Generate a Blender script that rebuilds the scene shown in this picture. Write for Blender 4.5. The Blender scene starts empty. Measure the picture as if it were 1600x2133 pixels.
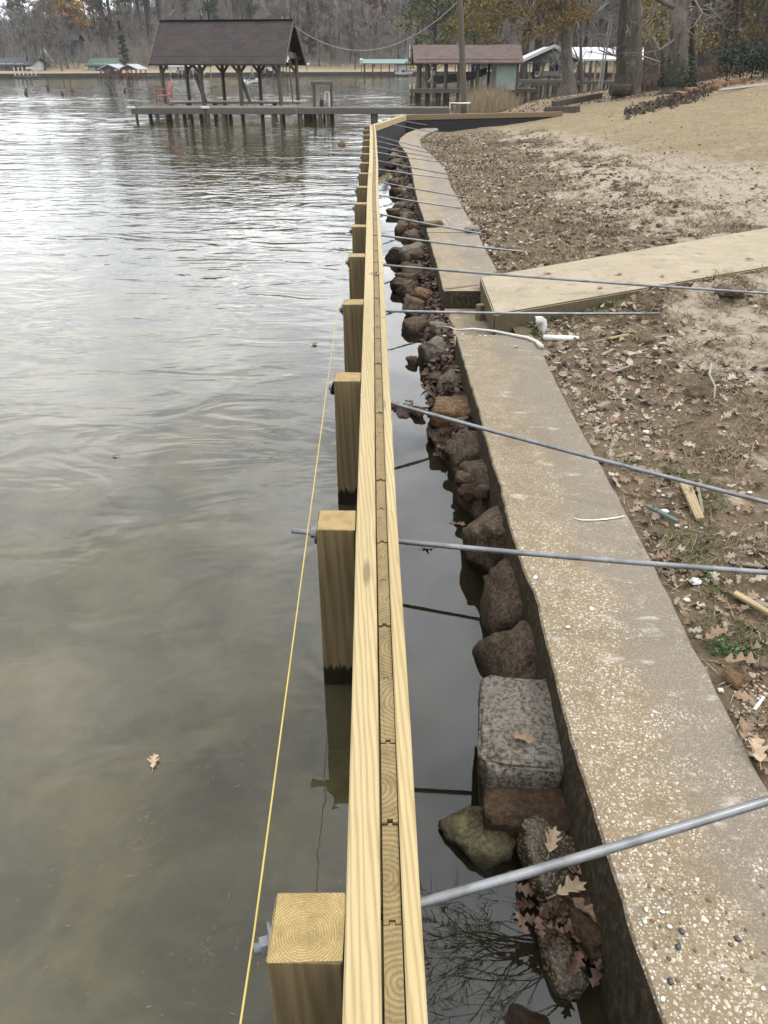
import bpy, bmesh, math, random
from mathutils import Vector, Matrix, noise as mnoise
random.seed(7)
R = math.radians
scene = bpy.context.scene
COL = scene.collection

# ------------------------------------------------------------------ camera, sky, sun, exposure
PITCH, FPX, CAMH = R(30.3), 1602.0, 2.22
cam_data = bpy.data.cameras.new('camera')
cam_data.sensor_fit = 'HORIZONTAL'; cam_data.sensor_width = 36.0
cam_data.lens = FPX / 1600.0 * 36.0
cam_data.clip_start = 0.05; cam_data.clip_end = 3000
cam = bpy.data.objects.new('camera', cam_data); COL.objects.link(cam)
cam.location = (0, 0, CAMH); cam.rotation_euler = (R(90) - PITCH, 0, 0)
scene.camera = cam

SUN_EL, SUN_AZ = R(50), R(76)          # azimuth from +Y, towards +X positive
world = bpy.data.worlds.new('World'); scene.world = world; world.use_nodes = True
wn = world.node_tree; wn.nodes.clear()
w_out = wn.nodes.new('ShaderNodeOutputWorld'); w_bg = wn.nodes.new('ShaderNodeBackground')
w_sky = wn.nodes.new('ShaderNodeTexSky'); w_sky.sky_type = 'NISHITA'; w_sky.sun_disc = False
w_sky.sun_elevation = SUN_EL; w_sky.sun_rotation = SUN_AZ
w_sky.dust_density = 3.0; w_sky.air_density = 1.2
def wnode(t, **kw):
    n = wn.nodes.new(t)
    for k, v in kw.items(): n.inputs[k].default_value = v
    return n
# overcast: a broken cloud sheet laid out on a plane overhead
w_geo = wn.nodes.new('ShaderNodeTexCoord')
w_sep = wn.nodes.new('ShaderNodeSeparateXYZ'); wn.links.new(w_geo.outputs['Generated'], w_sep.inputs[0])
w_zz = wn.nodes.new('ShaderNodeMath'); w_zz.operation = 'MAXIMUM'; w_zz.inputs[1].default_value = 0.0
wn.links.new(w_sep.outputs['Z'], w_zz.inputs[0])
w_z = wn.nodes.new('ShaderNodeMath'); w_z.operation = 'ADD'; w_z.inputs[1].default_value = 0.16
wn.links.new(w_zz.outputs[0], w_z.inputs[0])
w_dx = wn.nodes.new('ShaderNodeMath'); w_dx.operation = 'DIVIDE'
w_dy = wn.nodes.new('ShaderNodeMath'); w_dy.operation = 'DIVIDE'
for nd, s in ((w_dx, 'X'), (w_dy, 'Y')):
    wn.links.new(w_sep.outputs[s], nd.inputs[0]); wn.links.new(w_z.outputs[0], nd.inputs[1])
w_cmb = wn.nodes.new('ShaderNodeCombineXYZ')
wn.links.new(w_dx.outputs[0], w_cmb.inputs[0]); wn.links.new(w_dy.outputs[0], w_cmb.inputs[1])
w_n1 = wnode('ShaderNodeTexNoise', Scale=1.5, Detail=9.0, Roughness=0.62, Distortion=0.35)
w_n2 = wnode('ShaderNodeTexNoise', Scale=0.7, Detail=5.0, Roughness=0.55)
wn.links.new(w_cmb.outputs[0], w_n1.inputs['Vector']); wn.links.new(w_cmb.outputs[0], w_n2.inputs['Vector'])
w_r1 = wn.nodes.new('ShaderNodeValToRGB')
w_r1.color_ramp.elements[0].position = 0.36; w_r1.color_ramp.elements[0].color = (1.75, 1.92, 2.2, 1)
w_r1.color_ramp.elements[1].position = 0.60; w_r1.color_ramp.elements[1].color = (4.3, 4.35, 4.4, 1)
wn.links.new(w_n1.outputs['Fac'], w_r1.inputs[0])
w_cov = wn.nodes.new('ShaderNodeMapRange')
w_cov.inputs['From Min'].default_value = 0.34; w_cov.inputs['From Max'].default_value = 0.5
w_cov.inputs['To Min'].default_value = 0.45; w_cov.inputs['To Max'].default_value = 1.0
wn.links.new(w_n2.outputs['Fac'], w_cov.inputs['Value'])
w_scl = wn.nodes.new('ShaderNodeVectorMath'); w_scl.operation = 'SCALE'; w_scl.inputs['Scale'].default_value = 0.12
wn.links.new(w_sky.outputs[0], w_scl.inputs[0])
w_mix = wn.nodes.new('ShaderNodeMix'); w_mix.data_type = 'RGBA'
wn.links.new(w_cov.outputs[0], w_mix.inputs['Factor'])
wn.links.new(w_scl.outputs[0], w_mix.inputs['A']); wn.links.new(w_r1.outputs[0], w_mix.inputs['B'])
# an overcast sky is brighter overhead than at the horizon
w_gr = wn.nodes.new('ShaderNodeMath'); w_gr.operation = 'MULTIPLY_ADD'; w_gr.inputs[1].default_value = 0.42; w_gr.inputs[2].default_value = 0.58
wn.links.new(w_zz.outputs[0], w_gr.inputs[0])
w_fin = wn.nodes.new('ShaderNodeVectorMath'); w_fin.operation = 'SCALE'
wn.links.new(w_mix.outputs['Result'], w_fin.inputs[0]); wn.links.new(w_gr.outputs[0], w_fin.inputs['Scale'])
wn.links.new(w_fin.outputs[0], w_bg.inputs['Color']); w_bg.inputs['Strength'].default_value = 1.0
wn.links.new(w_bg.outputs[0], w_out.inputs[0])

sun_d = bpy.data.lights.new('sun', 'SUN'); sun_d.energy = 2.3; sun_d.angle = R(12); sun_d.color = (1.0, 0.96, 0.89)
sun = bpy.data.objects.new('sun', sun_d); COL.objects.link(sun)
sd = Vector((math.sin(SUN_AZ) * math.cos(SUN_EL), math.cos(SUN_AZ) * math.cos(SUN_EL), math.sin(SUN_EL)))
sun.rotation_euler = (-sd).to_track_quat('-Z', 'Y').to_euler(); sun.location = sd * 60

scene.view_settings.view_transform = 'Standard'; scene.view_settings.look = 'None'
scene.view_settings.exposure = 0.2; scene.view_settings.gamma = 1.0
scene.view_settings.use_curve_mapping = False
scene.render.engine = 'CYCLES'
scene.cycles.use_denoising = True
scene.cycles.max_bounces = 6; scene.cycles.diffuse_bounces = 3; scene.cycles.glossy_bounces = 3
scene.cycles.transparent_max_bounces = 8; scene.cycles.transmission_bounces = 3
scene.cycles.caustics_reflective = False; scene.cycles.caustics_refractive = False

# ------------------------------------------------------------------ helpers
CP, SP = math.cos(PITCH), math.sin(PITCH)
def P(x, y, z):
    """the point at height z that stands at pixel (x, y) of the 1600 x 2133 photograph"""
    u, v = (x - 800) / FPX, (y - 1066.5) / FPX
    dn = SP + v * CP; k = (CAMH - z) / dn
    return Vector((u * k, (CP - v * SP) * k, z))
def PY(x, y, Y):
    """the point at distance Y that stands at pixel (x, y)"""
    u, v = (x - 800) / FPX, (y - 1066.5) / FPX
    k = Y / (CP - v * SP)
    return Vector((u * k, Y, CAMH - (SP + v * CP) * k))

class MB:
    def __init__(s): s.v = []; s.f = []
    def add(s, vs, fs):
        o = len(s.v); s.v.extend(vs); s.f.extend([tuple(i + o for i in f) for f in fs])
    def box(s, c, d, rz=0.0, b=0.0):
        hx, hy, hz = d[0] / 2, d[1] / 2, d[2] / 2
        cr, sr = math.cos(rz), math.sin(rz)
        def T(x, y, z): return (c[0] + x * cr - y * sr, c[1] + x * sr + y * cr, c[2] + z)
        if b <= 0:
            vs = [T(x, y, z) for z in (-hz, hz) for x, y in ((-hx, -hy), (hx, -hy), (hx, hy), (-hx, hy))]
            s.add(vs, [(3, 2, 1, 0), (4, 5, 6, 7), (0, 1, 5, 4), (1, 2, 6, 5), (2, 3, 7, 6), (3, 0, 4, 7)])
        else:
            vs, idx = [], {}
            for sx in (-1, 1):
                for sy in (-1, 1):
                    for sz in (-1, 1):
                        for a in range(3):
                            q = [sx * (hx - b), sy * (hy - b), sz * (hz - b)]; q[a] = (sx, sy, sz)[a] * (hx, hy, hz)[a]
                            idx[(sx, sy, sz, a)] = len(vs); vs.append(T(*q))
            fs = []
            S = (-1, 1); i = idx
            for q in S:
                fs.append([i[(q, y, z, 0)] for y, z in ((-1, -1), (1, -1), (1, 1), (-1, 1))][::q])
                fs.append([i[(x, q, z, 1)] for x, z in ((-1, -1), (-1, 1), (1, 1), (1, -1))][::q])
                fs.append([i[(x, y, q, 2)] for x, y in ((-1, -1), (1, -1), (1, 1), (-1, 1))][::q])
            for p in S:
                for q in S:
                    k = p * q
                    fs.append([i[(p, q, -1, 0)], i[(p, q, -1, 1)], i[(p, q, 1, 1)], i[(p, q, 1, 0)]][::k])
                    fs.append([i[(p, -1, q, 2)], i[(p, -1, q, 0)], i[(p, 1, q, 0)], i[(p, 1, q, 2)]][::-k] if False else [i[(p, -1, q, 0)], i[(p, 1, q, 0)], i[(p, 1, q, 2)], i[(p, -1, q, 2)]][::k])
                    fs.append([i[(-1, p, q, 1)], i[(1, p, q, 1)], i[(1, p, q, 2)], i[(-1, p, q, 2)]][::-k])
            for x in S:
                for y in S:
                    for z in S:
                        fs.append([i[(x, y, z, 0)], i[(x, y, z, 1)], i[(x, y, z, 2)]][::x * y * z])
            s.add(vs, fs)
    def quad(s, a, b, c, d): s.add([tuple(a), tuple(b), tuple(c), tuple(d)], [(0, 1, 2, 3)])
    def tri(s, a, b, c): s.add([tuple(a), tuple(b), tuple(c)], [(0, 1, 2)])
    def prism(s, poly, z0, z1):
        n = len(poly)
        s.add([(x, y, z0) for x, y in poly] + [(x, y, z1) for x, y in poly],
              [tuple(range(n))[::-1], tuple(range(n, 2 * n))] + [(i, (i + 1) % n, (i + 1) % n + n, i + n) for i in range(n)])
    def tube(s, pts, rad, n=8, cap=True):
        pts = [Vector(p) for p in pts]; m = len(pts)
        if not hasattr(rad, '__len__'): rad = [rad] * m
        base = len(s.v); pr = None
        for i, p in enumerate(pts):
            t = (pts[min(i + 1, m - 1)] - pts[max(i - 1, 0)]).normalized()
            if pr is None:
                a = Vector((0, 0, 1)) if abs(t.z) < 0.9 else Vector((1, 0, 0))
                pr = t.cross(a).normalized()
            else:
                pr = (pr - t * pr.dot(t)).normalized()
            q = t.cross(pr)
            for k in range(n):
                an = 2 * math.pi * k / n
                s.v.append(tuple(p + (pr * math.cos(an) + q * math.sin(an)) * rad[i]))
        for i in range(m - 1):
            for k in range(n):
                a, b = base + i * n + k, base + i * n + (k + 1) % n
                s.f.append((a, b, b + n, a + n))
        if cap:
            s.f.append(tuple(base + k for k in range(n))[::-1]); s.f.append(tuple(base + (m - 1) * n + k for k in range(n)))
    def lathe(s, c, prof, n=12):
        base = len(s.v)
        for r, z in prof:
            for k in range(n):
                a = 2 * math.pi * k / n; s.v.append((c[0] + r * math.cos(a), c[1] + r * math.sin(a), c[2] + z))
        for i in range(len(prof) - 1):
            for k in range(n):
                a, b = base + i * n + k, base + i * n + (k + 1) % n; s.f.append((a, b, b + n, a + n))
    def mesh(s, name, mat=None, smooth=False):
        me = bpy.data.meshes.new(name); me.from_pydata(s.v, [], s.f); me.update()
        if mat: me.materials.append(mat)
        if smooth: me.polygons.foreach_set('use_smooth', [True] * len(me.polygons))
        return me
    def build(s, name, mat, parent=None, loc=(0, 0, 0), rz=0.0, smooth=False):
        return link(name, s.mesh(name, mat, smooth), parent, loc, rz)
def link(name, me, parent=None, loc=(0, 0, 0), rz=0.0):
    o = bpy.data.objects.new(name, me); COL.objects.link(o)
    o.location = loc; o.rotation_euler = (0, 0, rz)
    if parent is not None: o.parent = parent
    return o
def tag(o, label=None, cat=None, group=None, kind=None):
    if label: o['label'] = label
    if cat: o['category'] = cat
    if group: o['group'] = group
    if kind: o['kind'] = kind
    return o
def thing(name, label, cat, loc=(0, 0, 0), rz=0.0, group=None):
    o = bpy.data.objects.new(name, None); COL.objects.link(o)
    o.empty_display_size = 0.2; o.location = loc; o.rotation_euler = (0, 0, rz)
    return tag(o, label, cat, group)
def copy_tree(o, parent=None):
    c = o.copy(); COL.objects.link(c); c.parent = parent
    for ch in [x for x in o.children]: copy_tree(ch, c)
    return c
def lerp(a, b, t): return a + (b - a) * t
def interp(tab, t):
    if t <= tab[0][0]: return tab[0][1]
    for (a, va), (b, vb) in zip(tab, tab[1:]):
        if t <= b: return lerp(va, vb, (t - a) / (b - a))
    return tab[-1][1]
def sstep(a, b, x):
    t = max(0.0, min(1.0, (x - a) / (b - a))); return t * t * (3 - 2 * t)

# ------------------------------------------------------------------ materials
ALB = 0.57
class G:
    def __init__(s, name):
        s.m = bpy.data.materials.new(name); s.m.use_nodes = True; s.nt = s.m.node_tree
        s.b = s.nt.nodes['Principled BSDF']; s.out = s.nt.nodes['Material Output']
    def set(s, n, k, v):
        if isinstance(v, bpy.types.NodeSocket): s.nt.links.new(v, n.inputs[k])
        else:
            if isinstance(v, tuple) and len(v) == 3 and n.inputs[k].type == 'RGBA': v = v + (1,)
            n.inputs[k].default_value = v
    def n(s, t, **kw):
        nd = s.nt.nodes.new('ShaderNode' + t)
        for k, v in kw.items(): s.set(nd, k.replace('_', ' '), v)
        return nd
    def co(s, which='Object', scale=(1, 1, 1), rand=0.0, rot=(0, 0, 0)):
        if which == 'World': v = s.n('NewGeometry').outputs['Position']
        else: v = s.n('TexCoord').outputs[which]
        mp = s.n('Mapping', Vector=v, Scale=scale, Rotation=rot)
        if rand:
            oi = s.n('ObjectInfo').outputs['Random']
            sc = s.n('VectorMath'); sc.operation = 'SCALE'
            sc.inputs[0].default_value = (rand, rand * 0.7, rand * 1.3); s.nt.links.new(oi, sc.inputs['Scale'])
            s.nt.links.new(sc.outputs[0], mp.inputs['Location'])
        return mp.outputs[0]
    def noise(s, vec, scale=5, detail=4, rough=0.55, dist=0.0):
        return s.n('TexNoise', Vector=vec, Scale=scale, Detail=detail, Roughness=rough, Distortion=dist).outputs['Fac']
    def vor(s, vec, scale=5, feature='F1', out='Distance', rnd=1.0):
        nd = s.nt.nodes.new('ShaderNodeTexVoronoi'); nd.feature = feature
        s.set(nd, 'Vector', vec); s.set(nd, 'Scale', scale); s.set(nd, 'Randomness', rnd)
        return nd.outputs[out]
    def wave(s, vec, scale=5, dist=2, detail=2, kind='BANDS', axis='X', dscale=1.0):
        nd = s.nt.nodes.new('ShaderNodeTexWave'); nd.wave_type = kind
        if kind == 'BANDS': nd.bands_direction = axis
        else: nd.rings_direction = axis
        for k, v in (('Vector', vec), ('Scale', scale), ('Distortion', dist), ('Detail', detail), ('Detail Scale', dscale)): s.set(nd, k, v)
        return nd.outputs['Fac']
    def ramp(s, fac, stops):
        nd = s.n('ValToRGB', Fac=fac); cr = nd.color_ramp
        while len(cr.elements) < len(stops): cr.elements.new(0.5)
        for e, (p, c) in zip(cr.elements, stops):
            e.position = p; e.color = tuple(c) + (1,) if hasattr(c, '__len__') else (c, c, c, 1)
        return nd.outputs['Color']
    def mix(s, fac, a, b, blend='MIX'):
        nd = s.n('Mix'); nd.data_type = 'RGBA'; nd.blend_type = blend
        for k, v in (('Factor', fac), ('A', a), ('B', b)):
            i = [x for x in nd.inputs if x.name == k and x.type == ('VALUE' if k == 'Factor' else 'RGBA')][0]
            if isinstance(v, bpy.types.NodeSocket): s.nt.links.new(v, i)
            else: i.default_value = v if k == 'Factor' else (tuple(v) + (1,) if len(v) == 3 else v)
        return [o for o in nd.outputs if o.type == 'RGBA'][0]
    def math(s, op, a, b=0.5, clamp=False):
        nd = s.nt.nodes.new('ShaderNodeMath'); nd.operation = op; nd.use_clamp = clamp
        for i, v in enumerate((a, b)):
            if isinstance(v, bpy.types.NodeSocket): s.nt.links.new(v, nd.inputs[i])
            else: nd.inputs[i].default_value = v
        return nd.outputs[0]
    def rng(s, v, a, b, c=0.0, d=1.0, smooth=True):
        nd = s.nt.nodes.new('ShaderNodeMapRange'); nd.interpolation_type = 'SMOOTHSTEP' if smooth else 'LINEAR'
        for k, x in (('Value', v), ('From Min', a), ('From Max', b), ('To Min', c), ('To Max', d)): s.set(nd, k, x)
        return nd.outputs[0]
    def sep(s, v):
        nd = s.n('SeparateXYZ', Vector=v); return nd.outputs
    def bump(s, h, strength=0.5, dist=0.01, normal=None):
        nd = s.n('Bump', Height=h, Strength=strength, Distance=dist)
        if normal is not None: s.nt.links.new(normal, nd.inputs['Normal'])
        return nd.outputs[0]
    def done(s, color=None, rough=0.8, normal=None, metal=0.0, spec=None):
        if color is not None: s.set(s.b, 'Base Color', s.mix(1.0, color, (ALB, ALB, ALB), 'MULTIPLY'))
        s.set(s.b, 'Roughness', rough)
        if normal is not None: s.set(s.b, 'Normal', normal)
        s.set(s.b, 'Metallic', metal)
        if spec is not None: s.set(s.b, 'Specular IOR Level', spec)
        return s.m
def plain(name, col, rough=0.7, var=0.12, scale=6.0, metal=0.0, which='Object', bump=0.0):
    g = G(name); v = g.co(which, rand=7.0)
    n = g.noise(v, scale, 5, 0.6)
    c = g.mix(n, tuple(x * (1 - var * 2.2) for x in col), tuple(min(1, x * (1 + var * 1.6)) for x in col))
    nm = g.bump(n, 0.4, bump) if bump else None
    return g.done(c, rough, nm, metal)
def island(name, cols, rough=0.8, transl=0.0):
    """each loose piece of the mesh takes its own colour out of a list"""
    g = G(name); r = g.n('NewGeometry').outputs['Random Per Island']
    k = len(cols); c = g.ramp(r, [(i / max(1, k - 1), c) for i, c in enumerate(cols)])
    return g.done(c, rough, spec=0.25)

def wood(name, light, dark, axis='Y', ring=34.0, wet=False, knots=True, weather=0.0, rough=0.75):
    """sawn timber: grain runs along the axis, rings show on the ends (local Z normal when the axis is Z, else local Y normal)"""
    g = G(name)
    sc = {'X': (0.18, 1, 1), 'Y': (1, 0.05, 1), 'Z': (1, 1, 0.10)}[axis]
    v = g.co('Object', sc, rand=9.0)
    warp = g.noise(v, 7, 3, 0.5)
    wv = g.wave(v, ring, 4.0, 2.5, 'BANDS', 'DIAGONAL', 1.2)
    fine = g.noise(g.co('Object', {'X': (6, 220, 220), 'Y': (220, 6, 220), 'Z': (220, 220, 6)}[axis], rand=3.0), 1, 3, 0.6)
    col = g.ramp(wv, [(0.0, light), (0.55, tuple(lerp(a, b, .25) for a, b in zip(light, dark))), (1.0, dark)])
    col = g.mix(g.rng(fine, .35, .75), col, tuple(x * .86 for x in light), 'MIX') if False else g.mix(0.38, col, g.mix(fine, tuple(x * 1.1 for x in light), tuple(x * .82 for x in dark)))
    col = g.mix(g.rng(warp, .45, .8, 0, .5), col, dark)
    if knots:
        kd = g.vor(g.co('Object', {'X': (1.1, 6, 6), 'Y': (6, 1.1, 6), 'Z': (6, 6, 1.1)}[axis], rand=5.0), 1.0)
        col = g.mix(g.rng(kd, .05, .12, .75, 0), col, tuple(x * .45 for x in dark))
    if weather:
        gr = g.noise(g.co('Object', (1, 1, 1), rand=2.0), 3.5, 5, .65)
        col = g.mix(g.rng(gr, .3, .7, 0, weather), col, (0.13, 0.12, 0.10))
    if wet:
        wp = g.sep(g.co('World')); rag = g.noise(g.co('World', (60, 60, 3)), 1, 3, .6)
        edge = g.math('ADD', wp[2], g.math('MULTIPLY', g.math('SUBTRACT', rag, .5), .12))
        wetm = g.rng(edge, .085, .10, 1, 0)
        col = g.mix(wetm, col, (0.016, 0.010, 0.006)); rough = g.rng(wetm, 0, 1, rough, .35)
    oi = g.n('ObjectInfo').outputs['Random']; col = g.mix(1.0, col, g.ramp(oi, [(0, (1.06, 1.02, .96)), (.5, (.93, .93, .95)), (1, (1.0, 1.0, 1.0))]), 'MULTIPLY')
    nm = g.bump(g.math('ADD', wv, g.math('MULTIPLY', fine, .6)), .35, .0012)
    return g.done(col, rough, nm, spec=.3)

def endgrain(name, light, dark, side_l, side_d, ring=55.0, center=(0, 0), rand=0.05):
    """upright timber: growth rings on the sawn top, vertical grain on the sides"""
    g = G(name)
    nz = g.sep(g.n('NewGeometry').outputs['Normal'])[2]
    top = g.rng(nz, .6, .8)
    tc = g.co('Object', (1, 1, .02), rand=rand)
    off = g.n('VectorMath'); off.operation = 'SUBTRACT'; g.nt.links.new(tc, off.inputs[0]); off.inputs[1].default_value = (center[0], center[1], 0)
    wv = g.wave(off.outputs[0], ring, 5.0, 3.0, 'RINGS', 'Z', 1.0)
    fib = g.noise(g.co('Object', (1, 1, 1), rand=2), 420, 3, .7)
    blot = g.noise(g.co('Object', (1, 1, 1), rand=4), 22, 4, .6)
    ct = g.mix(g.rng(wv, .1, .95, .0, 1.0), light, dark)
    ct = g.mix(g.rng(blot, .35, .7, 0, .55), ct, tuple(x * .62 for x in dark))
    ct = g.mix(g.rng(fib, .54, .7, 0, .5), ct, tuple(min(1, x * 1.6) for x in light))
    ct = g.mix(g.rng(fib, .34, .44, .45, 0), ct, tuple(x * .45 for x in dark))
    v = g.co('Object', (1, 1, .05), rand=5)
    sv = g.wave(v, 18, 6, 3, 'BANDS', 'DIAGONAL', 1.5)
    sf = g.noise(g.co('Object', (90, 90, 2.0), rand=3), 1, 4, .65)
    cs = g.mix(g.math('MULTIPLY', g.math('ADD', sv, sf), .5), side_l, side_d)
    kd = g.vor(g.co('Object', (7, 7, 1.6), rand=8), 1.0)
    cs = g.mix(g.rng(kd, .06, .13, .8, 0), cs, tuple(x * .4 for x in side_d))
    st = g.noise(g.co('Object', (12, 12, 1.2), rand=6), 1, 3, .6)
    cs = g.mix(g.rng(st, .5, .72, 0, .5), cs, tuple(x * .5 for x in side_d))
    wp = g.sep(g.co('World')); rag = g.noise(g.co('World', (70, 70, 2)), 1, 4, .7)
    wet = g.rng(g.math('ADD', wp[2], g.math('MULTIPLY', g.math('SUBTRACT', rag, .5), .16)), .09, .105, 1, 0)
    cs = g.mix(wet, cs, (0.012, 0.008, 0.005))
    col = g.mix(top, cs, ct)
    h = g.mix(top, g.math('ADD', sf, g.math('MULTIPLY', sv, .5)), g.math('ADD', fib, wv))
    return g.done(col, g.rng(wet, 0, 1, .8, .35), g.bump(h, .5, .0015), spec=.25)
M = {}
M['pine'] = wood('new_pine', (0.52, 0.425, 0.23), (0.33, 0.24, 0.105), 'Y', 42.0)
M['pine_brown'] = wood('treated_pine', (0.27, 0.20, 0.11), (0.17, 0.115, 0.06), 'Y', 30.0)
M['post'] = endgrain('post_wood', (0.44, 0.325, 0.135), (0.29, 0.20, 0.078), (0.225, 0.165, 0.082), (0.105, 0.074, 0.034), 60.0, (.01, -.005), .03)
M['sheet'] = endgrain('sheet_plank', (0.30, 0.222, 0.10), (0.20, 0.142, 0.06), (0.22, 0.155, 0.07), (0.12, 0.08, 0.035), 26.0, (.05, .03), .12)
M['grey_wood'] = wood('weathered_wood', (0.17, 0.155, 0.125), (0.075, 0.065, 0.05), 'X', 22.0, weather=.5, knots=False, rough=.9)
M['grey_post'] = wood('weathered_post', (0.15, 0.125, 0.09), (0.055, 0.045, 0.032), 'Z', 16.0, weather=.5, knots=False, rough=.9)
M['tie'] = wood('railroad_tie', (0.10, 0.075, 0.055), (0.045, 0.033, 0.025), 'X', 18.0, weather=.6, knots=False, rough=.95)
M['scrap'] = wood('scrap_wood', (0.50, 0.39, 0.20), (0.33, 0.23, 0.10), 'Y', 40.0, weather=.25)
M['grey_scrap'] = wood('grey_scrap', (0.30, 0.25, 0.19), (0.17, 0.135, 0.10), 'Y', 40.0, weather=.4)

def galv():
    g = G('galvanized_steel'); v = g.co('Object')
    n = g.noise(v, 60, 4, .7); n2 = g.noise(v, 9, 3, .5)
    c = g.mix(n, (.17, .175, .18), (.34, .35, .355)); c = g.mix(g.rng(n2, .42, .66, 0, .6), c, (.10, .098, .092)); c = g.mix(g.rng(g.noise(v, 23, 4, .7), .62, .70, 0, .5), c, (.14, .085, .05))
    return g.done(c, g.rng(n, .3, .7, .32, .55), g.bump(n, .2, .001), metal=.55)
M['galv'] = galv()
M['string'] = plain('yellow_string', (.55, .42, .10), .8)
M['fabric_black'] = plain('black_filter_fabric', (.008, .008, .009), .85, .2, 3)
M['pvc'] = plain('white_pvc', (.78, .75, .69), .4, .16, 22)
M['pvc_blue'] = plain('blue_ring', (.03, .05, .09), .5)
M['white_hose'] = plain('white_hose', (.66, .63, .57), .5, .12, 30)

def aggregate():
    g = G('exposed_aggregate_concrete')
    uv = g.n('UVMap').outputs[0]; su = g.sep(uv)          # u: metres across from the lake edge, v: metres along
    w = g.co('World'); nz = g.sep(g.n('NewGeometry').outputs['Normal'])[2]
    big = g.noise(w, 2.2, 4, .55); mid = g.noise(w, 9, 5, .6); fin = g.noise(w, 160, 3, .7); vf = g.noise(w, 520, 2, .7)
    base = g.mix(mid, (.20, .148, .088), (.36, .285, .18))
    grey = g.mix(fin, (.20, .165, .125), (.30, .255, .20))
    side = g.rng(g.math('ADD', su[0], g.math('MULTIPLY', g.math('SUBTRACT', big, .5), .5)), .20, .38)   # smoother trowelled back edge
    base = g.mix(side, base, grey)
    base = g.mix(g.rng(vf, .44, .62, 0, .6), base, (.11, .08, .05)); base = g.mix(g.rng(fin, .52, .68, 0, .5), base, (.52, .45, .33))
    wd = g.n('VectorMath'); wd.operation = 'ADD'; g.nt.links.new(w, wd.inputs[0])
    nc = g.n('TexNoise', Vector=w, Scale=40.0, Detail=2.0)
    sc = g.n('VectorMath'); sc.operation = 'SCALE'; g.nt.links.new(nc.outputs['Color'], sc.inputs[0]); sc.inputs['Scale'].default_value = .012
    g.nt.links.new(sc.outputs[0], wd.inputs[1]); wv = wd.outputs[0]
    bumps = None
    for scale, lo, cols in ((66, .38, [(0, (.50, .41, .27)), (.35, (.62, .56, .44)), (.6, (.34, .21, .11)), (.8, (.72, .68, .60)), (1, (.17, .12, .08))]),
                            (125, .40, [(0, (.62, .55, .43)), (.5, (.42, .33, .21)), (.8, (.70, .66, .59)), (1, (.24, .16, .09))])):
        d = g.vor(wv, scale); cc = g.vor(wv, scale, out='Color'); cs = g.sep(cc)
        keep = g.rng(cs[1], .30, .38)
        wear = g.rng(g.sep(w)[1], 1.3, 4.5, 1.0, .42)
        dens = g.math('MULTIPLY', wear, g.rng(g.math('ADD', mid, g.math('MULTIPLY', side, -.22)), .28, .48))
        pm = g.math('MULTIPLY', g.math('MULTIPLY', g.rng(d, lo - .06, lo, 1, 0), keep), dens)
        base = g.mix(pm, base, g.ramp(cs[0], cols))
        hb = g.math('MULTIPLY', g.rng(d, 0, lo, 1, 0), g.math('MULTIPLY', keep, dens))
        bumps = hb if bumps is None else g.math('ADD', bumps, g.math('MULTIPLY', hb, .5))
    chalk = g.noise(g.co('World', (1, 2.2, 1)), 5.5, 6, .68)
    base = g.mix(g.rng(chalk, .56, .72, 0, .6), base, (.62, .56, .47))
    damp = g.noise(g.co('World', (1, .45, 1)), 1.7, 4, .6)
    base = g.mix(g.rng(damp, .52, .74, 0, .38), base, (.16, .115, .07))
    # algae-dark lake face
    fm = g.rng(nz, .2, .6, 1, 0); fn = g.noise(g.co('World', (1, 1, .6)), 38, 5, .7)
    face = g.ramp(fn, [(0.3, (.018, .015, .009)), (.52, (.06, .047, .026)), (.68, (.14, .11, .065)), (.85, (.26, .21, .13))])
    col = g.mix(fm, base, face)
    h = g.math('ADD', g.math('MULTIPLY', bumps, 1.0), g.math('MULTIPLY', g.math('ADD', fin, vf), .5))
    return g.done(col, .88, g.bump(h, .8, .004), spec=.25)
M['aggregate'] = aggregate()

def slabc():
    g = G('sandy_concrete'); w = g.co('World')
    big = g.noise(w, 1.3, 5, .6); fin = g.noise(w, 130, 3, .7); st = g.noise(g.co('World', (1, 1.3, 1)), 3, 6, .7)
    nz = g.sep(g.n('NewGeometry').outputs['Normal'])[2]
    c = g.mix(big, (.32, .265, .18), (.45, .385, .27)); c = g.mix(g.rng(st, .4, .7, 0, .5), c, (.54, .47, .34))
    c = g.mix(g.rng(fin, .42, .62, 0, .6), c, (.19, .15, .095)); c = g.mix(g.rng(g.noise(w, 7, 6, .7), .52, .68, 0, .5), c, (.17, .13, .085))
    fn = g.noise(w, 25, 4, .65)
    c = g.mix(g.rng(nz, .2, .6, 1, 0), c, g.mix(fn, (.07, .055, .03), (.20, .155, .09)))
    return g.done(c, .9, g.bump(fin, .5, .002), spec=.2)
M['slab'] = slabc()

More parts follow.
